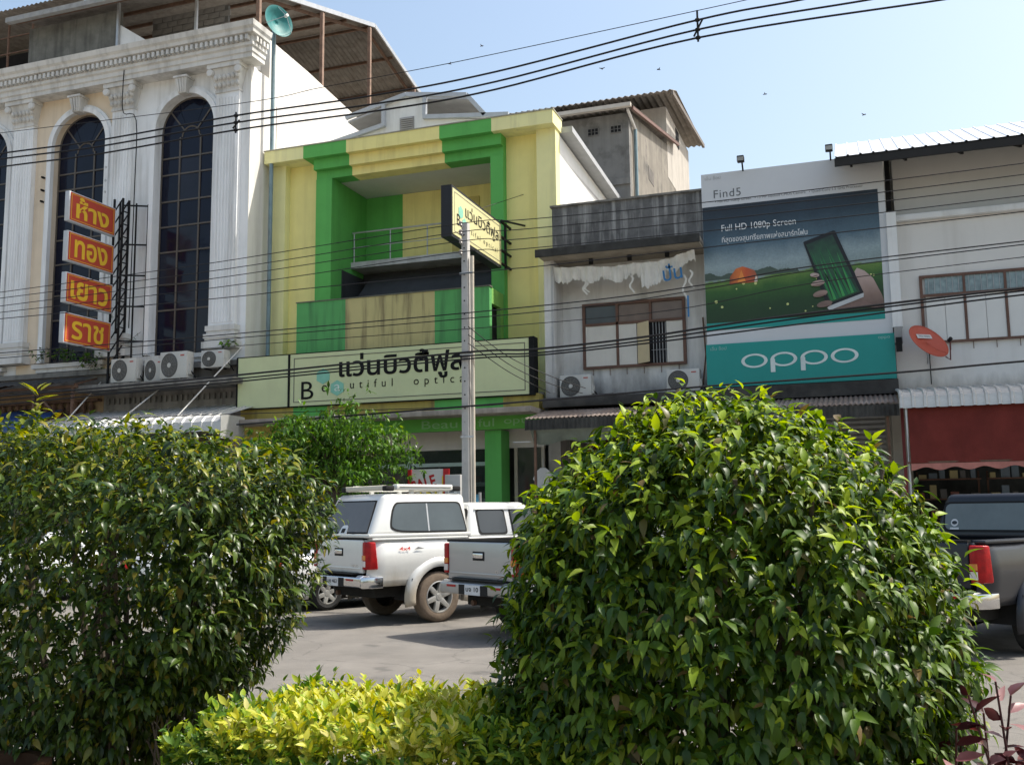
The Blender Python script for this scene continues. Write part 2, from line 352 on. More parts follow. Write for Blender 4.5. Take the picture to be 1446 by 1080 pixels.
# entablature, swept along the front and returned on the corner
prof = [(0, 14.335), (.46, 14.335), (.46, 14.45), (.50, 14.48), (.50, 14.6), (.56, 14.64), (.56, 14.72), (.52, 14.74), (.52, 14.92), (.68, 14.95), (.70, 15.04), (.76, 15.1), (.80, 15.24), (0, 15.24)]
e = MB(); rows = []
for p, z in prof: rows.append([(-31.2, YW - p, z), (-15.75 + p * .72, YW - p, z), (-15.75 + p * .72, YW + .16, z)])
e.grid(rows); e.poly([r_[2] for r_ in rows]); ent = e.build('cornice', mould, LB)
d = MB(); x = -25.6
while x < -15.4: d.box(x, x + .085, YW - .66, YW - .52, 14.76, 14.9); x += .165
y = YW - .45
while y < YW + .1: d.box(-15.376, -15.28, y, y + .085, 14.76, 14.9); y += .165
d.build('dentil_course', mould, ent)['kind'] = 'stuff'
B('parapet_cap', mould, LB, (-31.2, -15.78, YW + .02, YW + .5, 14.36, 15.22))
# side wall, lit by the sun
MB().prism([(23.002, .1), (34, .1), (34, 15.0), (29.7, 15.12), (26, 15.42), (23.91, 15.5), (23.91, 14.3), (23.002, 14.3)], 'x', -16.05, -15.75).build('side_wall', sidewall_m, LB)
B('plaster_crack', M('crack', (.25, .22, .19), .9), LB, (-15.748, -15.742, 24.3, 24.33, 12.2, 13.6))
B('back_wall', concrete, LB, (-31.2, -16.06, 33.7, 34, .1, 15))
B('roof_deck', concrete, LB, (-31.2, -16.06, 23.4, 33.69, 14.5, 14.8))
B('party_wall', concrete, LB, (-31.5, -31.21, 23, 34, .1, 15))
# stained band, ledge and canopy under the windows
B('moulded_band', grime, LB, (-31.2, -15.76, YW - .1, YW + .3, 5.35, 5.89), (-31.2, -15.76, YW - .26, YW - .102, 5.72, 5.86))
B('ledge', grime, LB, (-20.6, -15.4, 21.95, YW - .1, 5.14, 5.3), bevel=.02)
B('lower_wall', grime, LB, (-20.45, -15.76, YW, YW + .3, 4.35, 5.345))
bw = B('lower_wall', M('ochre_wall', (.33, .23, .13), .9, .2, 2, streak=.7, dirt=(.06, .05, .04)), LB, (-31.2, -20.46, YW, YW + .3, 4.35, 5.345))
pe = MB()
for i in range(26): x = -20.3 + i * .178; pe.box(x, x + .085, YW - .06, YW - .002, 4.86, 5.02)
pe.build('bracket_row', grime, LB)['kind'] = 'stuff'
for i in range(14):
    x = -24.3 + i * .27; MB().lathe([(.03, 0), (.06, .03), (.04, .08), (.085, .18), (.045, .3), (.06, .34)], (x, YW - .1, 4.62), n=8).build('baluster', rust, LB, smooth=True)
B('rail', rust, LB, (-24.6, -20.5, YW - .2, YW - .002, 4.97, 5.04), (-24.6, -20.5, YW - .2, YW - .002, 4.55, 4.61))
# open ground floor
for x in (-16.15, -20.3, -24.1): B('ground_floor_pier', concrete, LB, (x, x + .39, YW, YW + .4, .13, 4.345))
MB().tube(smooth_line([(-19.75, 22.5, 14.75), (-19.76, 22.48, 14.0), (-19.72, 22.5, 13.3), (-19.5, 22.78, 13.15), (-19.5, 22.82, 11), (-19.52, 22.82, 7)], 4), .015, 5).build('service_cable', wire_m, LB)
for x in (-20.6, -23.0): [MB().lathe([(0, -.06), (.03, -.06), (.04, 0), (.03, .06)], (x, YW - .08, z), (0, -1, 0), 8).build('wall_bracket', black, LB) for z in (11.9, 11.5, 11.15)]
B('shop_back_wall', M('shop_back', (.20, .16, .12), .9, .3, 1), LB, (-31.2, -16.06, 27, 27.2, .13, 4.345))
B('shop_ceiling', concrete, LB, (-31.2, -16.06, YW + .31, 26.99, 4.2, 4.345))

# rusty lean-to frame and tarp in front of the left bay
LF = thing('rusty_frame', 'rusty steel lean-to frame below the peach bay', 'frame', (-22, 22, .13))
for x in (-23.9, -21.9, -20.55): MB().bar((x, 21.9, .13), (x, 21.9, 5.25), .07).build('post', rust, LF)
MB().bar((-25.2, 21.9, 5.28), (-20.4, 21.9, 5.28), .07).build('beam', rust, LF)
for x in (-23.9, -21.9): MB().bar((x, 21.9, 5.2), (x + 1.3, 21.9, 4.1), .05).build('brace', rust, LF)
for x in (-24.8, -23.3, -21.8, -20.5): MB().bar((x, 21.9, 5.34), (x, 22.74, 5.6), .05).build('rafter', rust, LF)
shm = M('dark_old_sheet', (.06, .058, .055), .8, .3, 5)
MB().grid([[(-25.3 + i * .06, y, z + .014 * math.cos(i * 1.57)) for i in range(82)] for y, z in ((21.6, 5.36), (22.7, 5.66))]).build('sheet', shm, LF, smooth=True)
tp = MB(); tp.grid([[(-25.5 + 4.2 * i / 12, 22.6 - 1.6 * j / 6, 4.75 - .1 * j + .06 * math.sin(i * 1.1 + j)) for i in range(13)] for j in range(7)])
tp.grid([[(-25.5 + 4.2 * i / 12, 21.0 + .02 * math.sin(i * 2.3), 4.15 + .06 * math.sin(i * 1.1 + 6) - .09 * j) for i in range(13)] for j in range(5)])
tag(tp.build('tarpaulin', M('blue_tarp', (.03, .07, .20), .5, .2, 4), smooth=True, solid=.004), 'dark blue tarpaulin roof at the left edge, beside the white awning', 'tarpaulin')

# rooftop shed of the ornate building
RS = thing('rooftop_shed', 'open corrugated roof shed with rusty posts on top of the ornate shophouse', 'shed', (-22, 28, 15))
under = M('corrugated_sheet', (.23, .21, .19), .7, .2, 3, streak=.5, dirt=(.10, .075, .05), metal=.2)
def corr(x0, x1, pts, amp=.02, wl_=.11, per=4):
    n = int((x1 - x0) / wl_ * per); m = MB()
    m.grid([[(x0 + (x1 - x0) * i / n, y, z + amp * math.cos(2 * math.pi * i / per)) for i in range(n + 1)] for y, z in pts]); return m
corr(-25.2, -17.4, [(23.4, 17.62), (28, 19.08), (33.66, 20.9)], .03, .2).build('roof_sheet', under, RS, smooth=True, solid=.006)
corr(-25.2, -17.4, [(33.66, 20.88), (37.9, 19.87), (41, 19.1)], .03, .2).build('roof_sheet', under, RS, smooth=True, solid=.006)
for y, z in [(y_, 17.5 + .32 * (y_ - 23.4)) for y_ in (23.6, 25.2, 26.8, 28.4, 30, 31.6, 33.4)] + [(35.5, 20.36), (37.5, 19.88), (39.5, 19.4)]:
    MB().bar((-25.1, y, z), (-17.5, y, z), .07, .1).build('purlin', rust, RS)
for q in ([(23.4, 17.55), (33.66, 20.82)], [(33.66, 20.82), (41, 19.05)]):
    MB().bar((-17.36, q[0][0], q[0][1] + .05), (-17.36, q[1][0], q[1][1] + .05), .05, .16).build('verge_board', steel, RS)
    MB().bar((-17.7, q[0][0], q[0][1] - .12), (-17.7, q[1][0], q[1][1] - .12), .08, .1).build('rafter', rust, RS)
for y, zt in ((25.6, 18.1), (29.5, 19.35), (33.1, 20.5), (37.2, 19.8)):
    MB().bar((-17.3, y, 14.8), (-17.3, y, zt), .12, .12).build('post', M('rusty_post', (.24, .16, .12), .85, .35, 4), RS)
MB().prism([(23.25, 17.42), (23.42, 17.42), (23.42, 17.62), (23.25, 17.58)], 'x', -25.2, -17.4).build('gutter', M('grey_gutter', (.30, .30, .29), .6, .2, 4), RS)
B('screen_wall', M('mossy_concrete', (.15, .15, .135), .95, .3, 2, streak=.85, dirt=(.035, .036, .034), bump=.3), RS, (-24.95, -21.32, 24, 24.15, 15.45, 17.5))
B('cream_band', M('cream_band', (.52, .43, .28), .9, .15, 3, streak=.4), RS, (-24.95, -21.32, 23.95, 24.15, 14.8, 15.448))
MB().prism([(-21.3, 14.8), (-17.8, 14.8), (-17.8, 15.0), (-19.2, 15.6), (-21.3, 17.0)], 'y', 24.0, 24.12).build('sloped_white_wall', white_paint, RS)
B('steel_post', steel, RS, (-21.36, -21.28, 23.9, 23.98, 14.8, 17.7))
blk = M('concrete_block', (.17, .165, .155), .95, .2, 5, bump=.4)
bw_o = B('block_wall', M('mortar', (.10, .1, .095), .95), RS, (-21.2, -18.3, 25.4, 25.5, 14.8, 17.8))
bm0 = meshdata(MB().box(-.19, .19, -.04, .0, -.09, .09), 'block', blk)
for r_ in range(15):
    for c_ in range(7): mesh_part('block', bm0, bw_o, (-21.0 + c_ * .4 + (r_ % 2) * .2, 25.398, 14.92 + r_ * .2))
MB().bar((-18.9, 24.6, 14.8), (-18.9, 24.6, 17.7), .08).build('steel_post', steel, RS)
# house far left behind the shed
FL = thing('far_left_house', 'dark shaded house with open frames at the far upper left corner', 'building', (-30, 27, .1))
B('wall', M('old_yellow_wall', (.30, .25, .16), .9, .2, 2, streak=.7), FL, (-36, -25.9, 28, 34, .1, 17.6))
B('wall', M('old_yellow_wall2', (.34, .28, .18), .9, .2, 2, streak=.5), FL, (-36, -25.9, 27.2, 27.4, 16.6, 17.9))
B('balcony_dark', dark, FL, (-36, -26.1, 27.95, 27.99, 14.5, 16.5), (-36, -26.1, 27.95, 27.99, 18.0, 19.2))
corr(-36, -25.2, [(26, 19.75), (30, 20.3), (34, 19.6)], .03, .2).build('roof_sheet', under, FL, smooth=True, solid=.01)
for i in range(9): MB().bar((-35 + i * 1.1, 26.4, 15), (-35 + i * 1.1, 26.4, 19.7), .06).build('post', rust, FL)
for i in range(7):
    z = 15.2 + i * .62; MB().bar((-36, 26.38, z), (-25.8, 26.38, z), .035).build('bar', rust, FL)

# satellite dish and its pole
DP = thing('satellite_dish', 'round teal mesh satellite dish on a tall teal pole beside the ornate shophouse', 'satellite dish', (-15.3, 23.6, .13))
teal = M('teal_paint', (.012, .15, .15), .55, .2, 5)
tealp = M('blue_green_pipe', (.17, .25, .28), .5, .2, 5, streak=.4, dirt=(.25, .22, .18))
MB().tube([(-15.5, 23.72, .13), (-15.5, 23.72, 9), (-15.5, 23.72, 15.75)], .06, 10).build('pole', tealp, DP, smooth=True)
ax = Vector((.92, -.38, .08)).normalized()
pr = [(.46 * t, .16 * t * t - .02) for t in (0.02, .25, .5, .75, 1)] + [(.475, .15), (.45, .135)]
MB().lathe(pr, (-15.36, 23.6, 15.8), ax, 28).build('reflector', teal, DP, smooth=True, solid=.008)
MB().tube([(-15.5, 23.72, 15.65), (-15.38, 23.6, 15.8)], .03).build('bracket', teal, DP)
cc = Vector((-15.36, 23.6, 15.8)); fp = cc + ax * .5
a1 = ax.cross(Vector((0, 0, 1))).normalized(); a2 = a1.cross(ax)
for s in ((1, -.5), (-1, -.5), (0, 1)): MB().tube([cc + a1 * .44 * s[0] + a2 * .44 * s[1] + ax * .13, fp], .008, 5).build('feed_arm', steel, DP)
MB().lathe([(0, -.05), (.045, -.05), (.045, .06), (0, .06)], fp, ax, 10).build('feed_horn', M('pale_plastic', (.6, .6, .58), .5), DP)

# ================================================================ green and yellow optical shop
yel = M('yellow_wall', (.85, .76, .30), .8, .05, 1.5, streak=.3, dirt=(.36, .30, .12), bump=.1)
yel_p = M('pale_yellow_wall', (.81, .77, .38), .8, .05, 1.5, streak=.45, dirt=(.40, .37, .22), bump=.1)
grn = M('green_wall', (.11, .42, .09), .75, .09, 1.5, streak=.35, dirt=(.05, .2, .05), bump=.1)
grn_s = M('green_stained', (.10, .36, .11), .8, .07, 1.5, streak=.65, dirt=(.045, .12, .05), bump=.1, sscale=5)
crm_s = M('cream_stained', (.50, .44, .20), .85, .07, 1.5, streak=.85, dirt=(.16, .12, .065), bump=.1, sscale=6)
soff = M('soffit_white', (.60, .60, .57), .8, .05, 2)
GB = thing('optical_shop', 'lime green and yellow striped shop building with a recessed balcony', 'building', (-11.4, 24, .13))
def P_(name, mat, *bx, **k): return B(name, mat, GB, *bx, **k)
P_('pilaster', yel_p, (-15.66, -15.2, 24, 24.4, 4.4, 11.62)); P_('pilaster', yel_p, (-7.64, -7.12, 24, 24.4, 4.4, 11.62))
P_('wall_panel', yel, (-15.199, -14.2, 24.25, 24.5, 4.4, 11.62)); P_('wall_panel', yel, (-8.57, -7.641, 24.25, 24.5, 4.4, 11.62))
P_('column', grn, (-14.199, -13.7, 24, 24.5, 4.4, 11.079)); P_('column', grn, (-8.93, -8.571, 24, 24.5, 4.4, 11.079))
# stepped head beams in stripes
for x0, x1, mt in ((-15.7, -14.43, yel_p), (-14.43, -13.07, grn), (-13.07, -10.26, yel), (-10.26, -8.77, grn), (-8.77, -7.08, yel_p)):
    P_('head_beam', mt, (x0, x1, 23.66, 24.5, 11.62, 11.98))
for x0, x1, mt in ((-14.2, -13.07, grn), (-13.07, -10.26, yel), (-10.26, -8.571, grn)):
    P_('inner_beam', mt, (x0, x1, 23.85, 24.5, 11.32, 11.618), (x0, x1, 24.03, 24.5, 11.08, 11.318))
P_('coping', M('coping_stain', (.34, .33, .26), .95, .3, 6, patch=.6, ps=3, pdirt=(.10, .10, .08)), (-15.72, -7.06, 23.64, 24.5, 11.981, 12.01)); P_('coping', M('coping_dark', (.13, .13, .10), .95, .3, 8), (-14.14, -8.58, 22.93, 23.14, 7.301, 7.33))
# recessed balcony
P_('recess_ceiling', soff, (-13.9, -8.75, 24.501, 26.3, 11.1, 11.2))
P_('recess_side', grn, (-13.9, -13.7, 24.501, 26.2, 5.6, 11.09)); P_('recess_side', grn, (-8.93, -8.75, 24.501, 26.2, 5.6, 11.09))
for x0, x1, mt in ((-13.7, -12.5, grn), (-12.5, -9.3, yel), (-9.3, -8.93, grn)): P_('recess_back', mt, (x0, x1, 26.1, 26.3, 8.8, 11.09))
P_('recess_back', M('charcoal_panel', (.045, .047, .05), .6, .2, 2), (-13.69, -8.94, 25.9, 26.3, 5.6, 8.69))  # dark interior below the slab: shade put into the wall colour
P_('charcoal_side', M('charcoal_panel'), (-13.698, -13.66, 24.6, 25.9, 5.6, 8.55))
MB().hexa([(-13.6, 24.75, 7.35), (-8.95, 24.75, 7.35), (-8.95, 24.79, 7.35), (-13.6, 24.79, 7.35), (-13.4, 25.85, 8.6), (-8.95, 25.85, 8.6), (-8.95, 25.88, 8.6), (-13.4, 25.88, 8.6)]).build('awning_sheet', M('charcoal_awning', (.06, .062, .066), .5, .15, 3), GB)
P_('balcony_slab', M('slab_grey', (.48, .48, .46), .8, .1, 2, streak=.4), (-13.699, -8.931, 25.15, 26.09, 8.72, 8.9))
dl = P_('louvre_door', M('door_yellow', (.55, .46, .16), .8), (-10.9, -10.05, 26.06, 26.1, 8.9, 10.75))
for z in (9.2, 9.8, 10.35): B('door_panel', MATS['door_yellow'], dl, (-10.78, -10.17, 26.045, 26.06, z - .22, z + .22))
rl = MB(); rl.tube([(-13.68, 25.2, 9.78), (-8.95, 25.2, 9.78)], .025); 
RL = thing('balcony_railing', 'thin steel railing on the recessed balcony of the green shop', 'railing', (-11.3, 25.2, 8.9))
rl.build('top_rail', steel, RL)
MB().tube([(-13.68, 25.2, 9.35), (-8.95, 25.2, 9.35)], .012).build('mid_rail', steel, RL)
for i in range(5): x = -13.62 + i * 1.16; MB().tube([(x, 25.2, 8.9), (x, 25.2, 9.77)], .02).build('post', steel, RL)
# parapet in stripes standing forward
for x0, x1, mt in ((-14.12, -12.65, grn_s), (-12.65, -10.09, crm_s), (-10.09, -8.6, grn_s)):
    P_('parapet', mt, (x0, x1, 22.95, 23.12, 4.5, 7.3))
P_('parapet_end', M('green_sunlit', (.20, .45, .10), .8, .06, 2, streak=.4, dirt=(.08, .2, .06)), (-8.77, -8.6, 23.121, 23.998, 6.9, 7.3), (-8.77, -8.6, 23.75, 23.998, 4.5, 6.898))  # sun-facing end: sunlight put into a brighter green than the front
P_('parapet_end', grn_s, (-14.12, -13.95, 23.121, 23.998, 4.5, 7.3))
P_('opening_shade', dark, (-8.75, -8.7, 23.13, 23.74, 4.6, 6.89))  # near-black panel painted as the shade inside the opening
P_('balcony_floor', concrete, (-14.1, -8.62, 23.13, 24.6, 5.4, 5.55))
# side walls and roof
P_('side_wall', M('bright_white_wall', (.78, .77, .74), .8, .04, 1.5, streak=.15, dirt=(.4, .38, .34)), (-7.32, -7.12, 24.401, 36, .13, 11.0))
MB().prism([(24.401, 11.0), (36, 11.0), (36, 10.9), (30, 11.3), (24.401, 11.55)], 'x', -7.32, -7.12).build('side_gable', MATS['bright_white_wall'], GB)
MB().prism([(24.45, 11.62), (30, 11.34), (36, 10.95), (36, 11.1), (30, 11.5), (24.45, 11.78)], 'x', -7.5, -6.78).build('side_eave', M('grey_fascia', (.36, .37, .38), .6, .1, 3), GB)
P_('side_wall', concrete, (-15.66, -15.45, 24.401, 36, .13, 11.6)); P_('roof_deck', concrete, (-15.44, -7.33, 24.51, 36, 11.21, 11.6)); P_('rear_wall', concrete, (-15.44, -7.33, 35.8, 36, .13, 11.19))
# rooftop monitor in white
MB().prism([(-15.4, 11.9), (-15.3, 12.4), (-14.84, 12.6), (-12.64, 12.85), (-12.64, 13.56), (-11.94, 13.66), (-11.37, 13.56), (-11.37, 12.93), (-9.2, 12.6), (-8.6, 12.4), (-8.6, 11.9)], 'y', 25.2, 25.35).build('monitor_wall', white_paint, GB)
gg = M('blue_grey_trim', (.40, .43, .47), .6, .1, 3)
t_ = MB()
for a, b in (((-15.3, 12.42), (-12.64, 12.9)), ((-12.66, 12.86), (-12.66, 13.5)), ((-13.9, 13.3), (-11.94, 13.72)), ((-11.94, 13.72), (-10.05, 13.42)), ((-10.05, 13.42), (-9.5, 12.75)), ((-11.35, 12.9), (-11.35, 13.55)), ((-11.3, 12.95), (-8.8, 12.66))):
    t_.bar((a[0], 25.14, a[1]), (b[0], 25.14, b[1]), .1, .12)
t_.build('monitor_trim', gg, GB)
MB().prism([(-13.95, 13.3), (-11.94, 13.74), (-10.05, 13.44), (-9.5, 12.77), (-9.5, 12.72), (-10.05, 13.38), (-11.94, 13.68), (-13.95, 13.24)], 'y', 25.36, 30).build('monitor_roof', M('grey_fascia'), GB)
P_('monitor_back', M('dusky_back', (.22, .22, .21), .9, .2, 3), (-13.9, -9.6, 29.8, 29.9, 11.5, 13.2))  # dark panel paints the shade behind the sheltered monitor openings
lv = P_('louvre_vent', M('vent_grey', (.28, .28, .28), .7), (-12.16, -11.71, 25.17, 25.199, 12.52, 13.05))
for i in range(8): MB().hexa([(-12.13, 25.12, 12.56 + i * .06), (-11.74, 25.12, 12.56 + i * .06), (-11.74, 25.169, 12.59 + i * .06), (-12.13, 25.169, 12.59 + i * .06), (-12.13, 25.12, 12.575 + i * .06), (-11.74, 25.12, 12.575 + i * .06), (-11.74, 25.169, 12.605 + i * .06), (-12.13, 25.169, 12.605 + i * .06)]).build('slat', M('vent_slat', (.45, .45, .44), .7), lv)
# ground floor
for x0, x1, mt in ((-15.5, -13.9, M('dark_yellow', (.40, .32, .08), .85, .1, 2, streak=.6)), (-13.9, -12.9, grn), (-12.9, -9.9, MATS['dark_yellow']), (-9.9, -8.1, grn), (-8.1, -7.2, MATS['dark_yellow'])):
    P_('under_beam', mt, (x0, x1, 22.5, 22.94, 4.12, 4.49))
P_('canopy_slab', M('canopy_grey', (.32, .28, .24), .9, .2, 2, streak=.5), (-15.4, -7.15, 21.75, 22.8, 3.98, 4.11), bevel=.01)
fa = P_('fascia', M('fascia_green', (.10, .34, .05), .7, .08, 2, streak=.2, dirt=(.06, .18, .04)), (-13.4, -7.2, 22.4, 22.55, 3.66, 3.978))
P_('fascia', MATS['dark_yellow'], (-15.4, -13.401, 22.4, 22.55, 3.66, 3.978))
fade = M('faded_letter', (.22, .42, .20), .7)
for s, x, w in (('แว่น', -11.5, .6), ('Beau', -10.2, .95), ('ti', -9.05, .2), ('ful', -8.72, .42), ('opti', -8.05, .62)):
    text('lettering', s, fade, fa, (x, 22.396, 3.73), (1, 0, 0), (0, 0, 1), width=w, height=.2)
pink = M('pinkish_white', (.58, .53, .49), .85, .06, 2, streak=.3, dirt=(.4, .35, .3))
P_('transom_wall', pink, (-15.4, -7.3, 23.2, 23.35, 3.25, 4.6))
P_('shop_pillar', grn, (-8.62, -8.2, 22.6, 23.19, .13, 3.655)); P_('shop_pillar', grn, (-15.5, -15.1, 22.6, 23.19, .13, 3.655))
sg = glass('shop_glass', (.06, .075, .07), .05, .35)
mint = M('mint_frame', (.42, .52, .47), .6, .08, 3)
for x0, x1 in ((-15.05, -13.0), (-12.95, -10.9), (-10.85, -8.65)):
    g = B('shop_window', mint, GB, (x0, x0 + .05, 23.2, 23.27, .13, 3.248), (x1 - .05, x1, 23.2, 23.27, .13, 3.248), (x0 + .051, x1 - .051, 23.2, 23.27, .13, .3), (x0 + .051, x1 - .051, 23.2, 23.27, 2.84, 2.93))
    MB().box(x0 + .05, x1 - .05, 23.23, 23.236, .3, 3.24).build('pane', sg, g)
g = B('shop_window', M('tan_frame', (.42, .37, .30), .6), GB, (-8.08, -8.0, 23.2, 23.27, .13, 3.248), (-7.38, -7.3, 23.2, 23.27, .13, 3.248)); MB().box(-8.0, -7.38, 23.23, 23.236, .13, 3.24).build('pane', sg, g)
# display shelves and goods behind the glass
for x0, x1 in ((-14.8, -13.1), (-12.6, -11.2), (-10.4, -8.8)):
    sh = thing('display_shelf', 'mint green display shelf behind the shop glass %s' % {-14.8: 'near the left pillar', -12.6: 'behind the small street tree', -10.4: 'next to the green pillar'}[x0], 'shelf', ((x0 + x1) / 2, 24.2, .13))
    for z in (.5, .95, 1.5, 1.95, 2.36, 2.86): B('board', mint, sh, (x0, x1, 23.9, 24.4, z, z + .09))
    B('back_board', M('shelf_back', (.10, .12, .11), .8), sh, (x0, x1, 24.41, 24.45, .13, 3.0))
    for x in (x0, x1 - .04): B('upright', mint, sh, (x, x + .04, 23.88, 23.899, .13, 3.0))
    rr = random.Random(x0)
    for z in (.59, 1.04, 1.59, 2.04, 2.45):
        for i in range(5):
            x = x0 + .15 + i * (x1 - x0 - .3) / 5; h = rr.uniform(.1, .26); w = rr.uniform(.1, .22)
            B('goods_box', M('goods%d' % rr.randint(0, 5), [(.3, .25, .2), (.12, .16, .2), (.45, .42, .38), (.2, .08, .07), (.1, .1, .1), (.35, .3, .15)][rr.randint(0, 5)], .6), sh, (x, x + w, 24.0, 24.2, z + .002, z + h))
P_('shop_back_wall', M('shop_inside', (.16, .18, .17), .9, .2, 1), (-15.44, -7.33, 27.2, 27.4, .13, 4.2)); P_('shop_ceiling', soff, (-15.44, -7.33, 23.36, 27.19, 4.2, 4.35))
P_('shop_floor', M('tile_floor', (.35, .34, .32), .4), (-15.44, -7.33, 23.36, 27.19, .1, .145))

# fascia sign
sgm = M('sign_cream', (.56, .60, .34), .55, .05, 1.5, streak=.12, dirt=(.36, .36, .22), bump=.02)
inkm = M('sign_ink', (.010, .010, .010), .7, bump=0)
SG = thing('shop_sign', 'long pale green sign board reading Beautiful optical across the green shop', 'sign', (-11.4, 22.4, 4.45))
B('panel', sgm, SG, (-15.55, -14.02, 22.42, 22.7, 4.47, 5.82)); B('panel', sgm, SG, (-13.96, -7.4, 22.42, 22.7, 4.47, 5.82))
B('frame', inkm, SG, (-14.018, -13.962, 22.40, 22.7, 4.46, 5.83), (-7.398, -7.27, 22.39, 22.71, 4.44, 5.85), (-15.6, -15.552, 22.41, 22.7, 4.46, 5.83))
B('frame', inkm, SG, (-15.6, -7.4, 22.43, 22.71, 5.822, 5.85), (-15.6, -7.4, 22.43, 22.71, 4.44, 4.468))
bd = MB()
for q in ((-13.85, -7.5, 5.70, 5.72), (-13.85, -7.5, 4.56, 4.58), (-13.85, -13.83, 4.581, 5.699), (-7.52, -7.5, 4.581, 5.699)): bd.box(q[0], q[1], 22.412, 22.419, q[2], q[3])
bd.build('border_line', M('grey_line', (.12, .12, .1), .6), SG)
text('lettering', 'แว่นบิวตี้ฟูล', inkm, SG, (-12.52, 22.411, 4.98), (1, 0, 0), (0, 0, 1), width=3.45, height=.76, bold=.018)
text('lettering', 'B', inkm, SG, (-13.62, 22.411, 4.63), (1, 0, 0), (0, 0, 1), width=.36, height=.46)
text('lettering', 'e', inkm, SG, (-13.02, 22.411, 4.80), (1, 0, 0), (0, 0, 1), width=.16, height=.17)
text('lettering', 'utiful  optical', inkm, SG, (-12.2, 22.411, 4.78), (1, 0, 0), (0, 0, 1), width=3.3, height=.27, spacing=1.9)
tl = M('logo_teal', (.22, .50, .38), .6)
def hexpts(cx, cz, r): return [(cx + r * math.cos(R(60 * k + 30)), cz + r * math.sin(R(60 * k + 30)) * .95) for k in range(6)]
for cx, cz in ((-12.98, 5.2), (-12.57, 4.88)): MB().prism(hexpts(cx, cz, .215), 'y', 22.408, 22.417).build('logo_hexagon', tl, SG)
text('lettering', 'a', M('logo_pale', (.6, .68, .6), .6), SG, (-12.65, 22.405, 4.80), (1, 0, 0), (0, 0, 1), width=.17, height=.17)
# brackets behind
for x in (-15, -12, -9): B('bracket', black, SG, (x, x + .06, 22.701, 22.95, 4.6, 4.66))

# projecting sign
PS = thing('projecting_sign', 'two-sided cream box sign of the optical shop hanging out over the street', 'sign', (-8.5, 22, 8))
B('box', M('sign_side', (.03, .032, .036), .5), PS, (-8.72, -8.46, 20.2, 23.48, 7.86, 9.06))
crm2 = M('sign_face', (.60, .56, .30), .5, .05, 2)
B('face', crm2, PS, (-8.459, -8.45, 20.24, 23.44, 7.93, 9.0)); B('face', crm2, PS, (-8.73, -8.721, 20.24, 23.5, 7.93, 9.0))
bd = MB()
for a, b, c, d_ in ((20.34, 23.35, 8.92, 8.935), (20.34, 23.35, 8.0, 8.015), (20.34, 20.355, 8.016, 8.919), (23.335, 23.35, 8.016, 8.919)): bd.box(-8.449, -8.446, a, b, c, d_)
bd.build('border_line', MATS['grey_line'], PS)
text('lettering', 'แว่นบิวตี้ฟูล', inkm, PS, (-8.445, 21.0, 8.42), (0, 1, 0), (0, 0, 1), width=2.25, height=.42, bold=.01)
text('lettering', 'B', inkm, PS, (-8.445, 20.48, 8.2), (0, 1, 0), (0, 0, 1), width=.2, height=.26)
text('lettering', 'eautiful optical', inkm, PS, (-8.445, 20.85, 8.15), (0, 1, 0), (0, 0, 1), width=2.3, height=.16, spacing=1.6)
for cy_, cz in ((20.72, 8.55), (20.95, 8.32)): MB().prism(hexpts(cy_, cz, .16), 'x', -8.447, -8.444).build('logo_hexagon', tl, PS)
for z in (8.0, 8.35, 8.7, 9.1): MB().bar((-8.47, 23.5, z), (-8.47, 24.24, z), .05).build('arm', black, PS)
MB().bar((-8.47, 23.82, 7.9), (-8.47, 23.82, 9.14), .05).build('upright', black, PS)
MB().bar((-8.47, 23.5, 9.13), (-8.05, 24.2, 9.13), .04).build('arm', black, PS)
MB().tube([(-8.6, 22.2, 9.06), (-8.1, 24.25, 10.0)], .008, 5).build('stay_wire', black, PS)

# ================================================================ grey concrete building behind
raw = M('raw_concrete', (.19, .187, .178), .95, .15, 1.2, streak=.6, dirt=(.11, .105, .095), bump=.3, patch=.9, ps=1.6, pdirt=(.095, .092, .086))
raw2 = M('peeling_concrete', (.22, .20, .17), .95, .2, 1.2, streak=.9, dirt=(.13, .12, .10), bump=.4, patch=.95, ps=1.4, pdirt=(.09, .085, .078), sscale=2)
RB = thing('concrete_rear_building', 'raw grey concrete block rising behind the old shophouse with a corrugated roof', 'building', (-8, 33, .1))
B('front_wall', raw, RB, (-13, -6.46, 30, 30.3, .1, 14.25)); B('side_wall', raw2, RB, (-6.76, -6.46, 30.301, 42, .1, 14.3))
MB().prism([(30.301, 14.3), (38.5, 14.3), (38.5, 15.9), (30.301, 14.32)], 'x', -6.76, -6.46).build('side_gable', raw2, RB)
B('upper_block', M('pale_upper_wall', (.42, .39, .35), .9, .1, 2, streak=.3), RB, (-12, -6.45, 36.8, 42.0, 14.3, 17.1))
B('upper_window', dark, RB, (-6.46, -6.43, 38.8, 39.5, 16.3, 17.0))
corr(-13.3, -6.2, [(29.5, 14.3), (38.2, 16.15)], .04, .24).build('roof_sheet', under, RB, smooth=True, solid=.01)
corr(-12.5, -5.95, [(35.2, 17.05), (36.4, 17.5), (43.2, 17.75)], .04, .24).build('roof_sheet', under, RB, smooth=True, solid=.01)
MB().bar((-5.95, 35.3, 17.0), (-5.95, 43.2, 17.7), .1, .16).build('verge_board', M('rust_verge', (.16, .14, .125), .8), RB)
MB().bar((-6.25, 29.6, 14.22), (-6.25, 38.2, 16.05), .08, .12).build('verge_board', M('red_verge', (.15, .09, .075), .8), RB)
MB().prism([(29.35, 14.2), (29.5, 14.2), (29.5, 14.32), (29.35, 14.32)], 'x', -13.3, -6.25).build('gutter', M('pale_gutter', (.5, .46, .4), .7), RB)
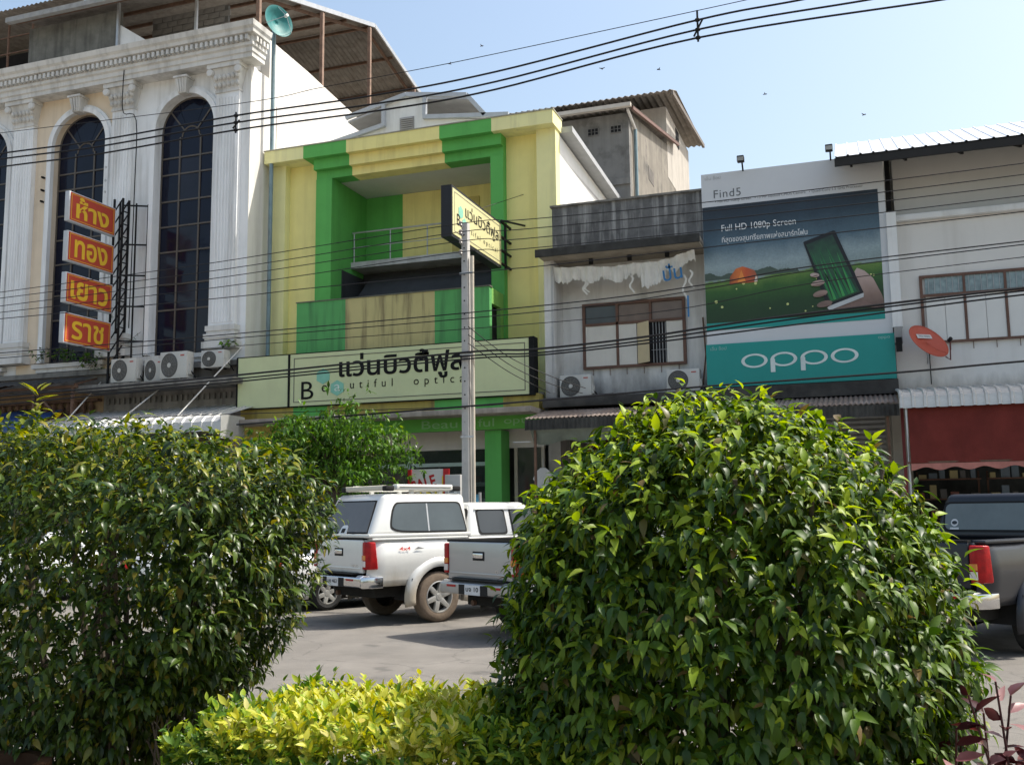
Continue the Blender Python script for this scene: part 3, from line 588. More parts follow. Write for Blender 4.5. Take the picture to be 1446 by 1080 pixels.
for i, x in enumerate((-8.55, -7.8, -7.05)):
    v = B('vent_block', raw, RB, (x, x + .36, 29.96, 29.999, 13.62, 13.86))
    for j in range(3):
        for k in range(2): B('vent_hole', dark, v, (x + .02 + j * .115, x + .11 + j * .115, 29.95, 29.959, 13.64 + k * .11, 13.73 + k * .11))
MB().tube([(-6.38, 30.6, 13.9), (-6.38, 30.6, 10.5)], .06).build('down_pipe', tealp, RB); MB().tube([(-6.4, 29.6, 14.2), (-6.38, 30.6, 13.9)], .05).build('down_pipe', M('white_pipe', (.6, .58, .55), .6), RB)
for y, z, s in ((33, 13, .9), (35, 12.6, 1.2), (34.2, 11.6, .8)): B('peeled_patch', M('dark_peel', (.12, .11, .10), .95, .3, 3), RB, (-6.46, -6.45, y, y + s, z, z + .5))
B('floor_band', raw, RB, (-13, -6.44, 29.93, 29.999, 11.9, 12.1))
MB().tube([(-7.9, 29.85, 11), (-7.9, 29.85, 12.4)], .04).build('vent_pipe', tealp, RB)
# brown tin roof behind the grey parapet
TR = thing('tin_lean_to', 'small rusty brown tin roof behind the grey parapet', 'roof', (-4, 28, 9))
corr(-5.0, -2.8, [(26.8, 10.3), (29.5, 11.0)], .03, .16).build('roof_sheet', M('brown_tin', (.16, .08, .06), .8, .3, 4), TR, smooth=True, solid=.008)
B('wall', concrete, TR, (-4.9, -2.9, 27.3, 29.4, 9.0, 10.35))

# ================================================================ old white shophouse in the middle
oldw = M('old_white', (.62, .62, .60), .85, .06, 1.5, patch=.35, ps=1.3, pdirt=(.42, .40, .36), streak=.6, dirt=(.28, .27, .25), bump=.12, damp=(4.1, 5.0, (.10, .10, .10)))
parm = M('parapet_grey', (.12, .12, .12), .95, .3, 4, streak=.85, dirt=(.42, .42, .41), bump=.25, sscale=7, patch=.75, pdirt=(.04, .04, .042))
brownf = M('brown_frame', (.13, .07, .05), .7, .2, 4)
MH = thing('old_shophouse', 'old white two-storey shophouse with a blackened grey parapet', 'building', (-5.1, 23.1, .13))
B('parapet', parm, MH, (-6.96, -3.24, 23.05, 23.25, 7.98, 9.15))
B('parapet_side', parm, MH, (-6.96, -6.78, 23.251, 26, 7.98, 9.15)); B('parapet_cap', grime, MH, (-7.0, -3.24, 23.0, 23.3, 9.151, 9.2))
B('canopy', grime, MH, (-7.16, -3.24, 22.35, 23.6, 7.78, 7.9), bevel=.02); B('canopy_edge', M('canopy_black', (.05, .05, .048), .95, .3, 4), MH, (-7.18, -3.24, 22.3, 22.349, 7.74, 7.93))
B('canopy_soffit', M('dirty_soffit', (.36, .32, .26), .9, .15, 2, streak=.3), MH, (-7.1, -3.26, 22.37, 23.59, 7.74, 7.778))
B('wall', oldw, MH, (-6.98, -3.26, 23.5, 23.7, 4.36, 7.735)); B('side_pier', oldw, MH, (-7.1, -6.86, 22.75, 23.499, 4.36, 7.735))
MB().box(-6.92, -6.88, 22.72, 22.749, 4.5, 7.7).build('down_pipe', M('pipe_grey', (.4, .4, .4), .6), MH)
B('side_wall', concrete, MH, (-6.98, -6.8, 23.71, 34, .13, 8.5)); B('roof_deck', concrete, MH, (-6.79, -3.3, 23.71, 34, 7.9, 8.1)); B('rear_wall', concrete, MH, (-6.79, -3.3, 33.8, 34, .13, 7.89))
B('base_ledge', M('ledge_black', (.055, .053, .05), .95, .3, 3, patch=.5, pdirt=(.16, .14, .12)), MH, (-7.1, -3.24, 22.45, 23.7, 4.12, 4.35), bevel=.02)
W = B('window', brownf, MH, (-6.34, -6.27, 23.42, 23.52, 5.12, 6.74), (-3.88, -3.81, 23.42, 23.52, 5.12, 6.74), (-6.27, -3.88, 23.42, 23.52, 6.67, 6.74), (-6.27, -3.88, 23.42, 23.52, 5.12, 5.18), (-6.27, -3.88, 23.42, 23.52, 6.18, 6.24),
      (-5.5, -5.44, 23.42, 23.52, 5.18, 6.67), (-4.68, -4.62, 23.42, 23.52, 6.24, 6.67))
for i, (x0, x1, c) in enumerate(((-6.265, -5.505, (.07, .085, .09)), (-5.435, -4.685, (.17, .125, .10)), (-4.615, -3.885, (.18, .14, .12)))): B('transom_pane', M('transom%d' % i, c, .35, .15, 3), W, (x0, x1, 23.47, 23.48, 6.245, 6.665))
shw = M('shutter_white', (.62, .60, .55), .75, .05, 3, streak=.2, dirt=(.45, .42, .36))
for x0, x1 in ((-6.265, -5.505), (-5.435, -5.0), (-4.27, -3.885)):
    s_ = B('shutter', shw, W, (x0, x1, 23.45, 23.475, 5.185, 6.175)); B('stile', shw, s_, (x0, x0 + .05, 23.44, 23.449, 5.185, 6.175), (x1 - .05, x1, 23.44, 23.449, 5.185, 6.175))
MB().hexa([(-4.98, 23.44, 5.19), (-4.66, 23.2, 5.19), (-4.65, 23.22, 5.19), (-4.97, 23.46, 5.19), (-4.98, 23.44, 6.17), (-4.66, 23.2, 6.17), (-4.65, 23.22, 6.17), (-4.97, 23.46, 6.17)]).build('shutter', M('shutter_cream', (.60, .50, .32), .75, .05, 3), W, label='open cream shutter leaf')
B('dark_opening', dark, W, (-4.98, -4.28, 23.485, 23.495, 5.185, 6.175))
for i in range(5): MB().tube([(-4.6 + i * .075, 23.47, 5.18), (-4.6 + i * .075, 23.47, 6.18)], .008, 6).build('bar', steel, W)
for z in (5.5, 5.85): MB().tube([(-4.65, 23.47, z), (-4.27, 23.47, z)], .007, 6).build('bar', steel, W)
for i in range(6): MB().tube([(-6.1 + i * .42, 23.47, 5.11), (-6.1 + i * .42, 23.47, 4.95)], .008, 5).build('hook', rust, W)
for x in (-5.95, -5.0, -4.1): MB().bar((x, 22.9, 7.73), (x, 22.9, 7.6), .1, .06).build('lamp_hook', black, MH)
MB().tube([(-3.45, 23.45, 4.6), (-3.35, 23.4, 5.3), (-3.4, 23.45, 6.2)], .02, 6).build('drain_pipe', rust, MH)
B('ground_pier', concrete, MH, (-7.1, -6.8, 22.9, 23.4, .13, 4.11)); B('ground_pier', concrete, MH, (-3.4, -3.1, 22.9, 23.4, .13, 4.11))
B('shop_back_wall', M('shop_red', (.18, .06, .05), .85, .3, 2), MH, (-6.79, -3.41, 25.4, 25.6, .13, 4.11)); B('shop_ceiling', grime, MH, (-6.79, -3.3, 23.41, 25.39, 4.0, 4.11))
# torn banner cloth under the canopy
cl = MB(); cols = 110; pr_ = []
rr = random.Random(3)
for i in range(cols + 1):
    u = i / cols; x = -6.85 + 3.42 * u
    ztop = 7.58 - .12 * math.sin(math.pi * u) - .05 * math.sin(u * 19) * .3 + (.1 * max(0, u - .85) / .15)
    drop = .34 - .08 * u + .05 * math.sin(u * 31) + (.25 if .62 < u < .8 else 0) + rr.uniform(-.05, .05)
    pr_.append([(x, 22.72 + .035 * math.sin(u * 62 + j * .4) + .015 * math.sin(u * 170) + .02 * j, ztop - drop * j / 5) for j in range(6)])
cl.grid(pr_)
BN = thing('torn_banner', 'torn white cloth banner hanging below the canopy of the old shophouse', 'banner', (-5.1, 22.7, 7.3))
clm = M('cloth_white', (.66, .66, .63), .9, .1, 5)
cl.build('cloth', clm, BN, smooth=True)
for x, z, l in ((-6.1, 7.2, .35), (-4.95, 7.2, .4), (-3.7, 7.1, .55), (-6.05, 7.15, .25), (-3.55, 7.2, .4)): MB().grid([[(x + .05 * math.sin(k * 1.3) + s * .025, 22.75 + .02 * k, z - l * k / 6) for s in (-1, 1)] for k in range(7)]).build('strip', clm, BN)
text('lettering', 'ปั่น', M('blue_ink', (.03, .16, .36), .7), BN, (-4.15, 22.64, 6.95), (1, 0, .12), (-.1, 0, 1), width=.45, height=.4, bold=.01)
MB().grid([[(-3.62 + s * .02, 22.74, 6.6 - .1 * k) for s in (-1, 1)] for k in range(6)]).build('blue_strip', MATS['blue_ink'], BN)

# ================================================================ billboard building
BB = thing('billboard_shophouse', 'plain shophouse almost wholly hidden behind the large phone billboard', 'building', (-1.2, 23.2, .13))
B('wall', oldw, BB, (-3.25, .78, 23.12, 23.4, 4.1, 9.0)); B('ground_pier', concrete, BB, (.62, .95, 22.9, 23.4, .13, 4.09)); B('base_ledge', MATS['ledge_black'], BB, (-3.23, .8, 22.6, 23.1, 4.1, 4.4))  # near-black base ledge carries the shadow under the billboard in its colour
B('shop_back_wall', dark, BB, (-3.1, .6, 25.4, 25.6, .13, 4.09)); B('roof_deck', concrete, BB, (-3.25, .78, 23.41, 34, 8.4, 8.6)); B('side_wall', concrete, BB, (.5, .78, 23.41, 34, .13, 8.39))
sht = MB().grid([[(x, 23.55 - .012 * math.cos(i * math.pi / 2), .14 + i * .028) for x in (-3.08, .6)] for i in range(141)]).build('roller_shutter', M('shutter_grey', (.34, .35, .35), .5, .1, 3, metal=.4, streak=.4, dirt=(.16, .14, .12)), BB)
BL = thing('phone_billboard', 'large phone advertisement billboard with a teal base panel', 'billboard', (-1.2, 22.9, 4.4))
Yb = 22.88
vin = M('vinyl_white', (.56, .58, .60), .5, .03, 1, bump=.02)
tealb = M('vinyl_teal', (.012, .27, .24), .5, .05, 1, bump=.02)
MB().prism([(-3.24, 4.46), (.76, 4.46), (.76, 9.48), (-3.24, 9.48)], 'y', Yb, 23.1).build('panel', vin, BL)
B('teal_panel', tealb, BL, (-3.26, .78, Yb - .06, Yb - .002, 4.44, 5.43)); B('teal_strip', tealb, BL, (-3.235, .62, Yb - .007, Yb - .002, 5.76, 5.93))
# printed picture: dusk sky over a meadow, as a vinyl print
pm = bpy.data.materials.new('meadow_print'); pm.use_nodes = True
n = pm.node_tree.nodes; l = pm.node_tree.links; b_ = n['Principled BSDF']; b_.inputs['Roughness'].default_value = .45
tc = n.new('ShaderNodeTexCoord'); sx = n.new('ShaderNodeSeparateXYZ'); l.new(tc.outputs['Object'], sx.inputs[0])
cr = n.new('ShaderNodeValToRGB'); mr = n.new('ShaderNodeMapRange'); mr.inputs['From Min'].default_value = 1.53; mr.inputs['From Max'].default_value = 4.28
nz = n.new('ShaderNodeTexNoise'); nz.inputs['Scale'].default_value = 1.6; nz.inputs['Detail'].default_value = 6; l.new(tc.outputs['Object'], nz.inputs['Vector'])
ma = n.new('ShaderNodeMath'); ma.operation = 'MULTIPLY_ADD'; ma.inputs[1].default_value = .5; l.new(nz.outputs['Fac'], ma.inputs[0]); 
xg = n.new('ShaderNodeMath'); xg.operation = 'MULTIPLY_ADD'; xg.inputs[1].default_value = -.045; l.new(sx.outputs['X'], xg.inputs[0]); l.new(sx.outputs['Z'], xg.inputs[2]); l.new(xg.outputs[0], ma.inputs[2]); sb = n.new('ShaderNodeMath'); sb.operation = 'SUBTRACT'; sb.inputs[1].default_value = .25; l.new(ma.outputs[0], sb.inputs[0])
l.new(sb.outputs[0], mr.inputs['Value']); l.new(mr.outputs[0], cr.inputs['Fac'])
el = cr.color_ramp.elements; el[0].color = (.004, .03, .006, 1); el[1].color = (.006, .012, .022, 1); el[1].position = 1
for p, c in ((.15, (.006, .04, .006, 1)), (.29, (.022, .09, .010, 1)), (.375, (.10, .19, .03, 1)), (.39, (.20, .26, .26, 1)), (.50, (.24, .31, .33, 1)), (.66, (.06, .11, .15, 1)), (.85, (.014, .034, .055, 1))): q = el.new(p); q.color = c
gn = n.new('ShaderNodeTexNoise'); gn.inputs['Scale'].default_value = 22; mp = n.new('ShaderNodeMapping'); mp.inputs['Scale'].default_value = (1.2, 1, 1.6)
l.new(tc.outputs['Object'], mp.inputs['Vector']); l.new(mp.outputs[0], gn.inputs['Vector'])
mx = n.new('ShaderNodeMix'); mx.data_type = 'RGBA'; mx.blend_type = 'MULTIPLY'; mx.inputs[0].default_value = .42
l.new(cr.outputs['Color'], mx.inputs[6]); l.new(gn.outputs['Fac'], mx.inputs[7]); 
hs = n.new('ShaderNodeHueSaturation'); hs.inputs['Value'].default_value = 1.35; l.new(mx.outputs[2], hs.inputs['Color']); l.new(hs.outputs[0], b_.inputs['Base Color'])
pic = MB().box(-3.235, .62, Yb - .006, Yb - .001, 5.931, 8.68).build('picture', pm, BL)
yb = Yb - .009
def flat(name, mat, pts, dy=0, par=pic): return MB().prism(pts, 'y', yb - dy - .003, yb - dy).build(name, mat, par)
# far tree line
tr = [(-3.23, 6.93)] + [(-3.23 + i * .03, 7.02 + .025 * math.sin(i * .43) + .035 * random.random() + .09 * math.exp(-((i - 46) / 11.) ** 2) + .06 * math.exp(-(i / 9.) ** 2)) for i in range(70)] + [(-1.12, 6.97)]
flat('printed_trees', M('print_trees', (.06, .09, .07), .5), tr)
tent_m = gradmat('print_tent', 'X', -1.5, -.84, [(0, (.22, .05, .02)), (.35, (.62, .16, .03)), (.6, (.50, .08, .02)), (1, (.30, .10, .05))])
tent = [(-2.68, 6.81), (-2.66, 6.98), (-2.52, 7.16), (-2.37, 7.2), (-2.22, 7.14), (-2.11, 7.09), (-2.04, 6.93), (-2.05, 6.81)]
flat('printed_tent', tent_m, tent, .004)
flat('tent_highlight', M('print_tent2', (.75, .25, .05), .5), [(-2.5, 6.82), (-2.4, 7.12), (-2.3, 6.82)], .009)
flat('tent_flap', M('print_tent3', (.7, .6, .5), .5), [(-2.12, 6.82), (-2.08, 6.98), (-2.05, 6.93), (-2.05, 6.82)], .009)
skin = gradmat('print_skin', 'Z', 1.6, 2.55, [(0, (.10, .06, .05)), (.35, (.24, .16, .13)), (.7, (.40, .29, .25)), (1, (.46, .36, .33))]); skin2 = M('print_skin_shade', (.20, .13, .11), .5, .2, 3)
flat('printed_palm', skin, [(-.6, 6.09), (-.42, 6.05), (.13, 6.05), (.61, 6.0), (.61, 6.2), (.58, 6.3), (.42, 6.68), (.25, 6.86), (.1, 6.94), (.04, 6.86), (.1, 6.6), (.0, 6.2)], .004)
flat('palm_shade', skin2, [(-.42, 6.06), (.13, 6.056), (.5, 6.02), (.2, 6.2)], .009)
phm = M('print_phone', (.008, .009, .012), .35)
flat('printed_phone', phm, [(-1.01, 7.62), (-.99, 7.64), (-.36, 7.83), (-.32, 7.82), (.21, 6.36), (.19, 6.32), (-.52, 6.08), (-.56, 6.1)], .014)
flat('phone_base', M('print_silver', (.5, .52, .53), .4), [(.21, 6.36), (.2, 6.27), (-.52, 6.03), (-.57, 6.09), (-.52, 6.13), (.19, 6.36)], .018)
scr = [(-.95, 7.56), (-.38, 7.74), (.13, 6.40), (-.5, 6.2)]
lm = gradmat('print_leaf_screen', 'Z', 1.8, 3.4, [(0, (.012, .06, .02)), (.3, (.005, .025, .012)), (.6, (.016, .09, .035)), (1, (.006, .025, .015))], .3, .3)
flat('phone_screen', lm, scr, .022)
def lerp(u, v): 
    a = (scr[0][0] + (scr[1][0] - scr[0][0]) * u, scr[0][1] + (scr[1][1] - scr[0][1]) * u); c = (scr[3][0] + (scr[2][0] - scr[3][0]) * u, scr[3][1] + (scr[2][1] - scr[3][1]) * u)
    return (a[0] + (c[0] - a[0]) * v, a[1] + (c[1] - a[1]) * v)
for k in range(9):
    u0 = .08 + .1 * k; flat('printed_blade', M('print_blade%d' % (k % 3), [(.02, .18, .05), (.05, .30, .08), (.01, .12, .05)][k % 3], .4), [lerp(u0 - .045, .98), lerp(u0 + .045, .98), lerp(min(.97, u0 + .10 * math.sin(k * 2)), .12 + .3 * (k % 3) / 2)], .026)
for k, (x, z, w, h, a) in enumerate(((-.80, 6.85, .2, .1, -8), (-.74, 6.66, .3, .13, 8), (-.70, 6.42, .32, .14, 12), (-.62, 6.18, .34, .14, 10))):
    flat('printed_finger', skin, [(x + w / 2 * math.cos(t) * math.cos(R(a)) - h / 2 * math.sin(t) * math.sin(R(a)), z + w / 2 * math.cos(t) * math.sin(R(a)) + h / 2 * math.sin(t) * math.cos(R(a))) for t in np.linspace(0, 2 * math.pi, 15)[:-1]], .030)
    flat('finger_shade', skin2, [(x - w / 2 + .03, z - h / 2 + .005), (x + w / 2 - .03, z - h / 2 + .03), (x + w / 2 - .05, z - h / 2 + .05), (x - w / 2 + .06, z - h / 2 + .025)], .034)
gl = M('print_glow', (.55, .60, .22), .5)
rr = random.Random(5)
for k in range(16):
    x = rr.uniform(-3.1, .5); z = rr.uniform(6.05, 6.85); r_ = rr.uniform(.015, .04)
    flat('printed_firefly', gl, [(x + r_ * math.cos(t), z + r_ * math.sin(t)) for t in np.linspace(0, 2 * math.pi, 9)[:-1]], .003)
wt = M('print_white', (.72, .74, .75), .5); gt = M('print_grey', (.10, .11, .12), .5)
X1, Z1 = (1, 0, 0), (0, 0, 1)
text('lettering', 'Find5', gt, BL, (-2.96, Yb - .004, 8.88), X1, Z1, width=.62, height=.19, spacing=1.1)
text('lettering', '• Full HD 1080p Screen   • 13 MP Stacked CMOS Camera   • Quad-Core 1.5 GHz Processor', gt, BL, (-2.93, Yb - .004, 8.745), X1, Z1, width=3.25, height=.075)
text('lettering', 'Full HD 1080p Screen', wt, BL, (-2.81, Yb - .014, 8.02), X1, Z1, width=1.66, height=.2)
text('lettering', 'ที่สุดของสุนทรียภาพแห่งสมาร์ทโฟน', wt, BL, (-2.81, Yb - .014, 7.76), X1, Z1, width=1.9, height=.19)
for x, z in ((-3.16, 5.29), ): text('lettering', 'เอ็น ช็อป', M('print_pale_teal', (.25, .45, .42), .5), BL, (x, Yb - .064, z), X1, Z1, width=.36, height=.09)
text('lettering', 'เอ็น ช็อป', M('print_pale_grey', (.35, .36, .36), .5), BL, (-3.15, Yb - .004, 9.33), X1, Z1, width=.36, height=.09)
text('lettering', 'oppo', MATS['print_pale_teal'], BL, (.45, Yb - .064, 5.3), X1, Z1, width=.24, height=.07); text('lettering', 'oppo', MATS['print_pale_grey'], BL, (.42, Yb - .004, 9.36), X1, Z1, width=.24, height=.07)
# wordmark: wide rings with stems
def ring(cx, cz, a, b, t1, t2):
    out = [(cx + a * math.cos(t), cz + b * math.sin(t)) for t in np.linspace(0, 2 * math.pi, 33)[:-1]]; inn = [(cx + (a - t1) * math.cos(t), cz + (b - t2) * math.sin(t)) for t in np.linspace(0, 2 * math.pi, 33)[:-1]]
    m = MB(); y0, y1 = Yb - .066, Yb - .061; k = 32
    m.add([(p[0], y0, p[1]) for p in out] + [(p[0], y0, p[1]) for p in inn], [(i, (i + 1) % k, k + (i + 1) % k, k + i) for i in range(k)]); return m
wm = M('wordmark_white', (.62, .70, .68), .5)
for cx in (-2.19, -1.55, -.9, -.26):
    m = ring(cx, 5.0, .29, .16, .075, .04)
    if cx in (-1.55, -.9): m.add([(cx - .29, Yb - .068, 4.72), (cx - .19, Yb - .068, 4.72), (cx - .19, Yb - .068, 5.02), (cx - .29, Yb - .068, 5.02)], [(0, 1, 2, 3)])
    m.build('lettering', wm, BL)
for x in (-2.27, -.33):
    FLD = thing('flood_lamp', 'small black floodlight on the billboard top %s' % ('nearer the grey parapet' if x < -1 else 'beside the white metal roof'), 'lamp', (x, 22.75, 9.48), group='billboard floodlights')
    MB().bar((x, 22.95, 9.4), (x, 22.75, 9.62), .035).build('arm', black, FLD); MB().box(x - .1, x + .06, 22.58, 22.74, 9.6, 9.74).build('head', black, FLD, bevel=.015); MB().box(x - .09, x + .05, 22.57, 22.579, 9.61, 9.7).build('lens', glass('lamp_glass', (.3, .3, .28)), FLD)

# ================================================================ right white building
RW = thing('white_corner_shop', 'white shophouse at the right edge with a white ribbed metal roof', 'building', (4, 23.1, .13))
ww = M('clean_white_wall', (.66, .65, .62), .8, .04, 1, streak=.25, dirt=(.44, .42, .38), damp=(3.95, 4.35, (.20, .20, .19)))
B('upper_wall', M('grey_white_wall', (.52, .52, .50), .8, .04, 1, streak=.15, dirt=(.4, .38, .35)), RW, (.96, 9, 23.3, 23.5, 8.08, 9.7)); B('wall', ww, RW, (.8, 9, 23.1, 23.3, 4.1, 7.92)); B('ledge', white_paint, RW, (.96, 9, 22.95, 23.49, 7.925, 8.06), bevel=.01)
B('pilaster', white_paint, RW, (.76, .96, 22.8, 23.09, 5.55, 8.1)); B('pilaster_base', M('meter_box', (.28, .28, .27), .7), RW, (.78, .94, 22.75, 23.09, 5.2, 5.548))
MB().bar((.86, 22.7, 5.0), (.86, 22.7, 5.3), .12).build('bracket', black, RW)
B('corner_post', black, RW, (.80, .9, 23.25, 23.35, 8.11, 9.6))
W = B('window', brownf, RW, (1.36, 1.42, 23.04, 23.12, 5.2, 6.68), (1.42, 6.5, 23.04, 23.12, 6.62, 6.68), (1.42, 6.5, 23.04, 23.12, 6.2, 6.26), (1.42, 6.5, 23.04, 23.12, 5.18, 5.23))
for i in range(6):
    x = 1.42 + i * .8
    if i: B('post', brownf, W, (x, x + .05, 23.035, 23.115, 5.231, 6.619))
    B('transom_pane', M('curtain_glass', (.22, .29, .30), .3, .3, 9), W, (x + .05, x + .8, 23.07, 23.08, 6.261, 6.619))
    for k in range(6): MB().tube([(x + .12 + k * .12, 23.06, 6.26), (x + .12 + k * .12, 23.06, 6.62)], .006, 5).build('bar', steel, W)
    B('shutter', M('shutter_bright', (.66, .66, .63), .7, .03, 2), W, (x + .05, x + .42, 23.06, 23.08, 5.231, 6.199)); B('shutter', MATS['shutter_bright'], W, (x + .43, x + .795, 23.06, 23.08, 5.231, 6.199))
for i in range(6): MB().tube([(1.9 + i * .45, 23.06, 5.18), (1.9 + i * .45, 23.06, 5.02)], .008, 5).build('hook', rust, W)
MB().tube([(1.47, 23.05, 4.3), (1.47, 23.05, 5.18)], .012, 6).build('drop_pipe', black, RW)
B('side_wall', concrete, RW, (.8, 1.0, 23.51, 34, .13, 9.5)); B('ground_pier', concrete, RW, (.8, 1.0, 23.1, 23.5, .13, 4.09)); 
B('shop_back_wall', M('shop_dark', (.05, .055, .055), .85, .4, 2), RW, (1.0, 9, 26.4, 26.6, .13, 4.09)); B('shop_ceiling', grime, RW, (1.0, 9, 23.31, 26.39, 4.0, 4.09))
# metal roof: ribbed panels
rfm = M('white_metal_roof', (.74, .75, .76), .35, .04, 3, metal=.2)
pts = [(-.13 - .02, 0), (-.12, .0), (-.105, .035), (-.08, .035), (-.065, 0), (.12, 0)]
def roofpanel(y0, z0, y1, z1, w):
    m = MB(); q = [(-w / 2, 0), (-w / 2 + .015, .03), (-w / 2 + .045, .03), (-w / 2 + .06, .003), (w / 2 + .004, .003)]
    m.grid([[(x, y, z + h) for x, h in q] for y, z in ((y0, z0), (y1, z1))]); return m
rp = meshdata(roofpanel(22.0, 9.22, 25.2, 10.62, .26), 'roof_panel', rfm, solid=0)
RO = thing('metal_roof', 'white ribbed metal roof overhanging the right shophouse', 'roof', (4, 25, 9.4))
for i in range(34): mesh_part('roof_panel', rp, RO, (-.12 + i * .26, 0, 0))
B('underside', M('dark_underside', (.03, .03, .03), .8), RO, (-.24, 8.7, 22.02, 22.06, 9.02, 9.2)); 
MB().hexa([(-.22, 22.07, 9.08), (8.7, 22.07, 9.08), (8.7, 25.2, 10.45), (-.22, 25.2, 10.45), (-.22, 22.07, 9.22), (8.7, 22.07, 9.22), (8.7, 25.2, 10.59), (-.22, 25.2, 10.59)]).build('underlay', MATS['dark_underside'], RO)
MB().hexa([(-.22, 25.21, 10.45), (8.7, 25.21, 10.45), (8.7, 33, 9.3), (-.22, 33, 9.3), (-.22, 25.21, 10.6), (8.7, 25.21, 10.6), (8.7, 33, 9.45), (-.22, 33, 9.45)]).build('back_slope', rfm, RO)
for i in range(8): MB().bar((.1 + i * 1.1, 22.1, 9.03), (.1 + i * 1.1, 23.3, 9.5), .05, .09).build('rafter', black, RO)
# red satellite dish
RD = thing('satellite_dish', 'orange red satellite dish on a pole in front of the white corner shop', 'satellite dish', (1.45, 22.6, 4.2))
redd = M('dish_red', (.48, .09, .05), .5, .08, 3)
ax = Vector((.5, -.72, .5)).normalized(); c0 = Vector((1.40, 22.6, 5.12))
a1 = Vector((.72, .1, -.65)); a1 = (a1 - ax * a1.dot(ax)).normalized(); a2 = ax.cross(a1)
m = MB(); rows = []
for t in (.0, .3, .6, .85, 1.0): rows.append([c0 + a1 * (.46 * t * math.cos(p)) + a2 * (.36 * t * math.sin(p)) + ax * (.09 * t * t) for p in np.linspace(0, 2 * math.pi, 33)])
m.grid(rows); m.build('reflector', redd, RD, smooth=True, solid=.012)
U_ = (Vector((0, 0, 1)) - ax * ax.z).normalized(); X_ = U_.cross(ax)
q0 = c0 - X_ * .2 + U_ * .1 + ax * .045
lb = MB().add([q0, q0 + X_ * .36, q0 + X_ * .36 + U_ * .11, q0 + U_ * .11], [(0, 1, 2, 3)]).build('sticker', M('sticker_white', (.65, .63, .6), .6), RD)
text('lettering', 'TRUE VISIONS', gt, RD, q0 + X_ * .04 + U_ * .035 + ax * .004, X_, U_, width=.28, height=.045)
fp = c0 + ax * .42 + a1 * .3
MB().tube([c0 + a1 * .46 - a2 * .1 + ax * .08, c0 + a1 * .5 + ax * .12 - Vector((0, 0, .12)), fp], .014, 6).build('feed_arm', M('maroon_arm', (.12, .03, .03), .6), RD); MB().lathe([(0, -.05), (.04, -.04), (.04, .05), (0, .06)], fp, -ax, 10).build('feed_horn', black, RD)
MB().tube([c0, c0 - ax * .1, (1.42, 22.75, 4.9), (1.42, 22.98, 4.75)], .022, 8).build('mount', steel, RD)

# ================================================================ awnings
# left: silver ribbed roller awning with stay rods
LA = thing('ribbed_awning', 'long silver ribbed metal awning with stay rods below the ornate building', 'awning', (-18.3, 22, 4))
awm = M('aluminium_awning', (.52, .52, .51), .4, .1, 4, metal=.35)
def awn_panel(w, prof):
    m = MB(); k = [(-w / 2, 0), (-w / 2 + .02, .035), (-w / 2 + .06, .035), (-w / 2 + .08, .002), (w / 2 + .003, .002)]
    rows = []
    for i, (y, z) in enumerate(prof):
        a = prof[max(i - 1, 0)]; b = prof[min(i + 1, len(prof) - 1)]; t = Vector((b[0] - a[0], b[1] - a[1])).normalized(); nn = (t.y, -t.x) if t.x < 0 else (-t.y, t.x)
        if nn[1] < 0 and abs(nn[1]) > .2: nn = (-nn[0], -nn[1])
        if abs(nn[1]) <= .2: nn = (-abs(nn[0]), nn[1])
        rows.append([(x, y + nn[0] * h, z + nn[1] * h) for x, h in k])
    m.grid(rows); return m
pl = meshdata(awn_panel(.3, [(22.8, 4.62), (21.4, 4.24), (21.12, 4.14), (21.0, 4.02), (20.98, 3.78)]), 'awning_panel', awm)
for i in range(20): mesh_part('awning_panel', pl, LA, (-20.9 + i * .3, 0, 0))
MB().bar((-21.05, 21.1, 3.85), (-15.05, 21.1, 3.85), .05).build('front_tube', steel, LA)
for x0, x1, zt in ((-20.45, -20.1, 5.5), (-18.1, -18.25, 5.4), (-15.65, -16.5, 6.3)): MB().tube([(x0, 22.85, zt), (x1, 21.2, 4.22)], .018, 6).build('stay_rod', M('rod_white', (.62, .6, .56), .5), LA)
B('drop_end', M('aluminium_awning'), LA, (-15.05, -15.03, 20.99, 22.0, 3.6, 4.2))
# middle: old corrugated awning with a grimy tarp valance
MA = thing('corrugated_awning', 'old dark corrugated awning with a grey green tarp over the middle shops', 'awning', (-3, 22, 3.8))
corr(-7.0, .72, [(22.9, 4.12), (21.6, 3.86), (20.85, 3.72)], .018, .1).build('sheet', M('rusty_corrugated', (.22, .17, .14), .8, .35, 5, patch=.5, pdirt=(.34, .32, .3)), MA, smooth=True, solid=.006)
n_ = int(7.72 / .025); MB().grid([[(-7.0 + 7.72 * i / n_, 20.84 - .012 * math.cos(i * math.pi / 2), z) for i in range(n_ + 1)] for z in (3.47, 3.70)]).build('front_skirt', M('skirt_black', (.045, .045, .043), .8, .3, 6, streak=.5, dirt=(.12, .12, .11)), MA, smooth=True)
MB().grid([[(-6.9 + 3.4 * i / 40, 20.92 + .04 * math.sin(i * 1.4 + j * .6) * j / 4 + .05 * j, 3.48 - .07 * j - .012 * math.sin(i * .5) * j) for i in range(41)] for j in range(5)]).build('tarp_valance', M('tarp_grey_green', (.15, .175, .15), .7, .2, 3), MA, smooth=True)
for x in (-6.8, -3.3, .5): MB().bar((x, 20.95, .13), (x, 20.95, 3.5), .05).build('post', rust, MA)
MB().bar((-7.3, 20.9, 3.22), (-6.9, 20.9, 3.22), .02).build('valance_rod', steel, MA)
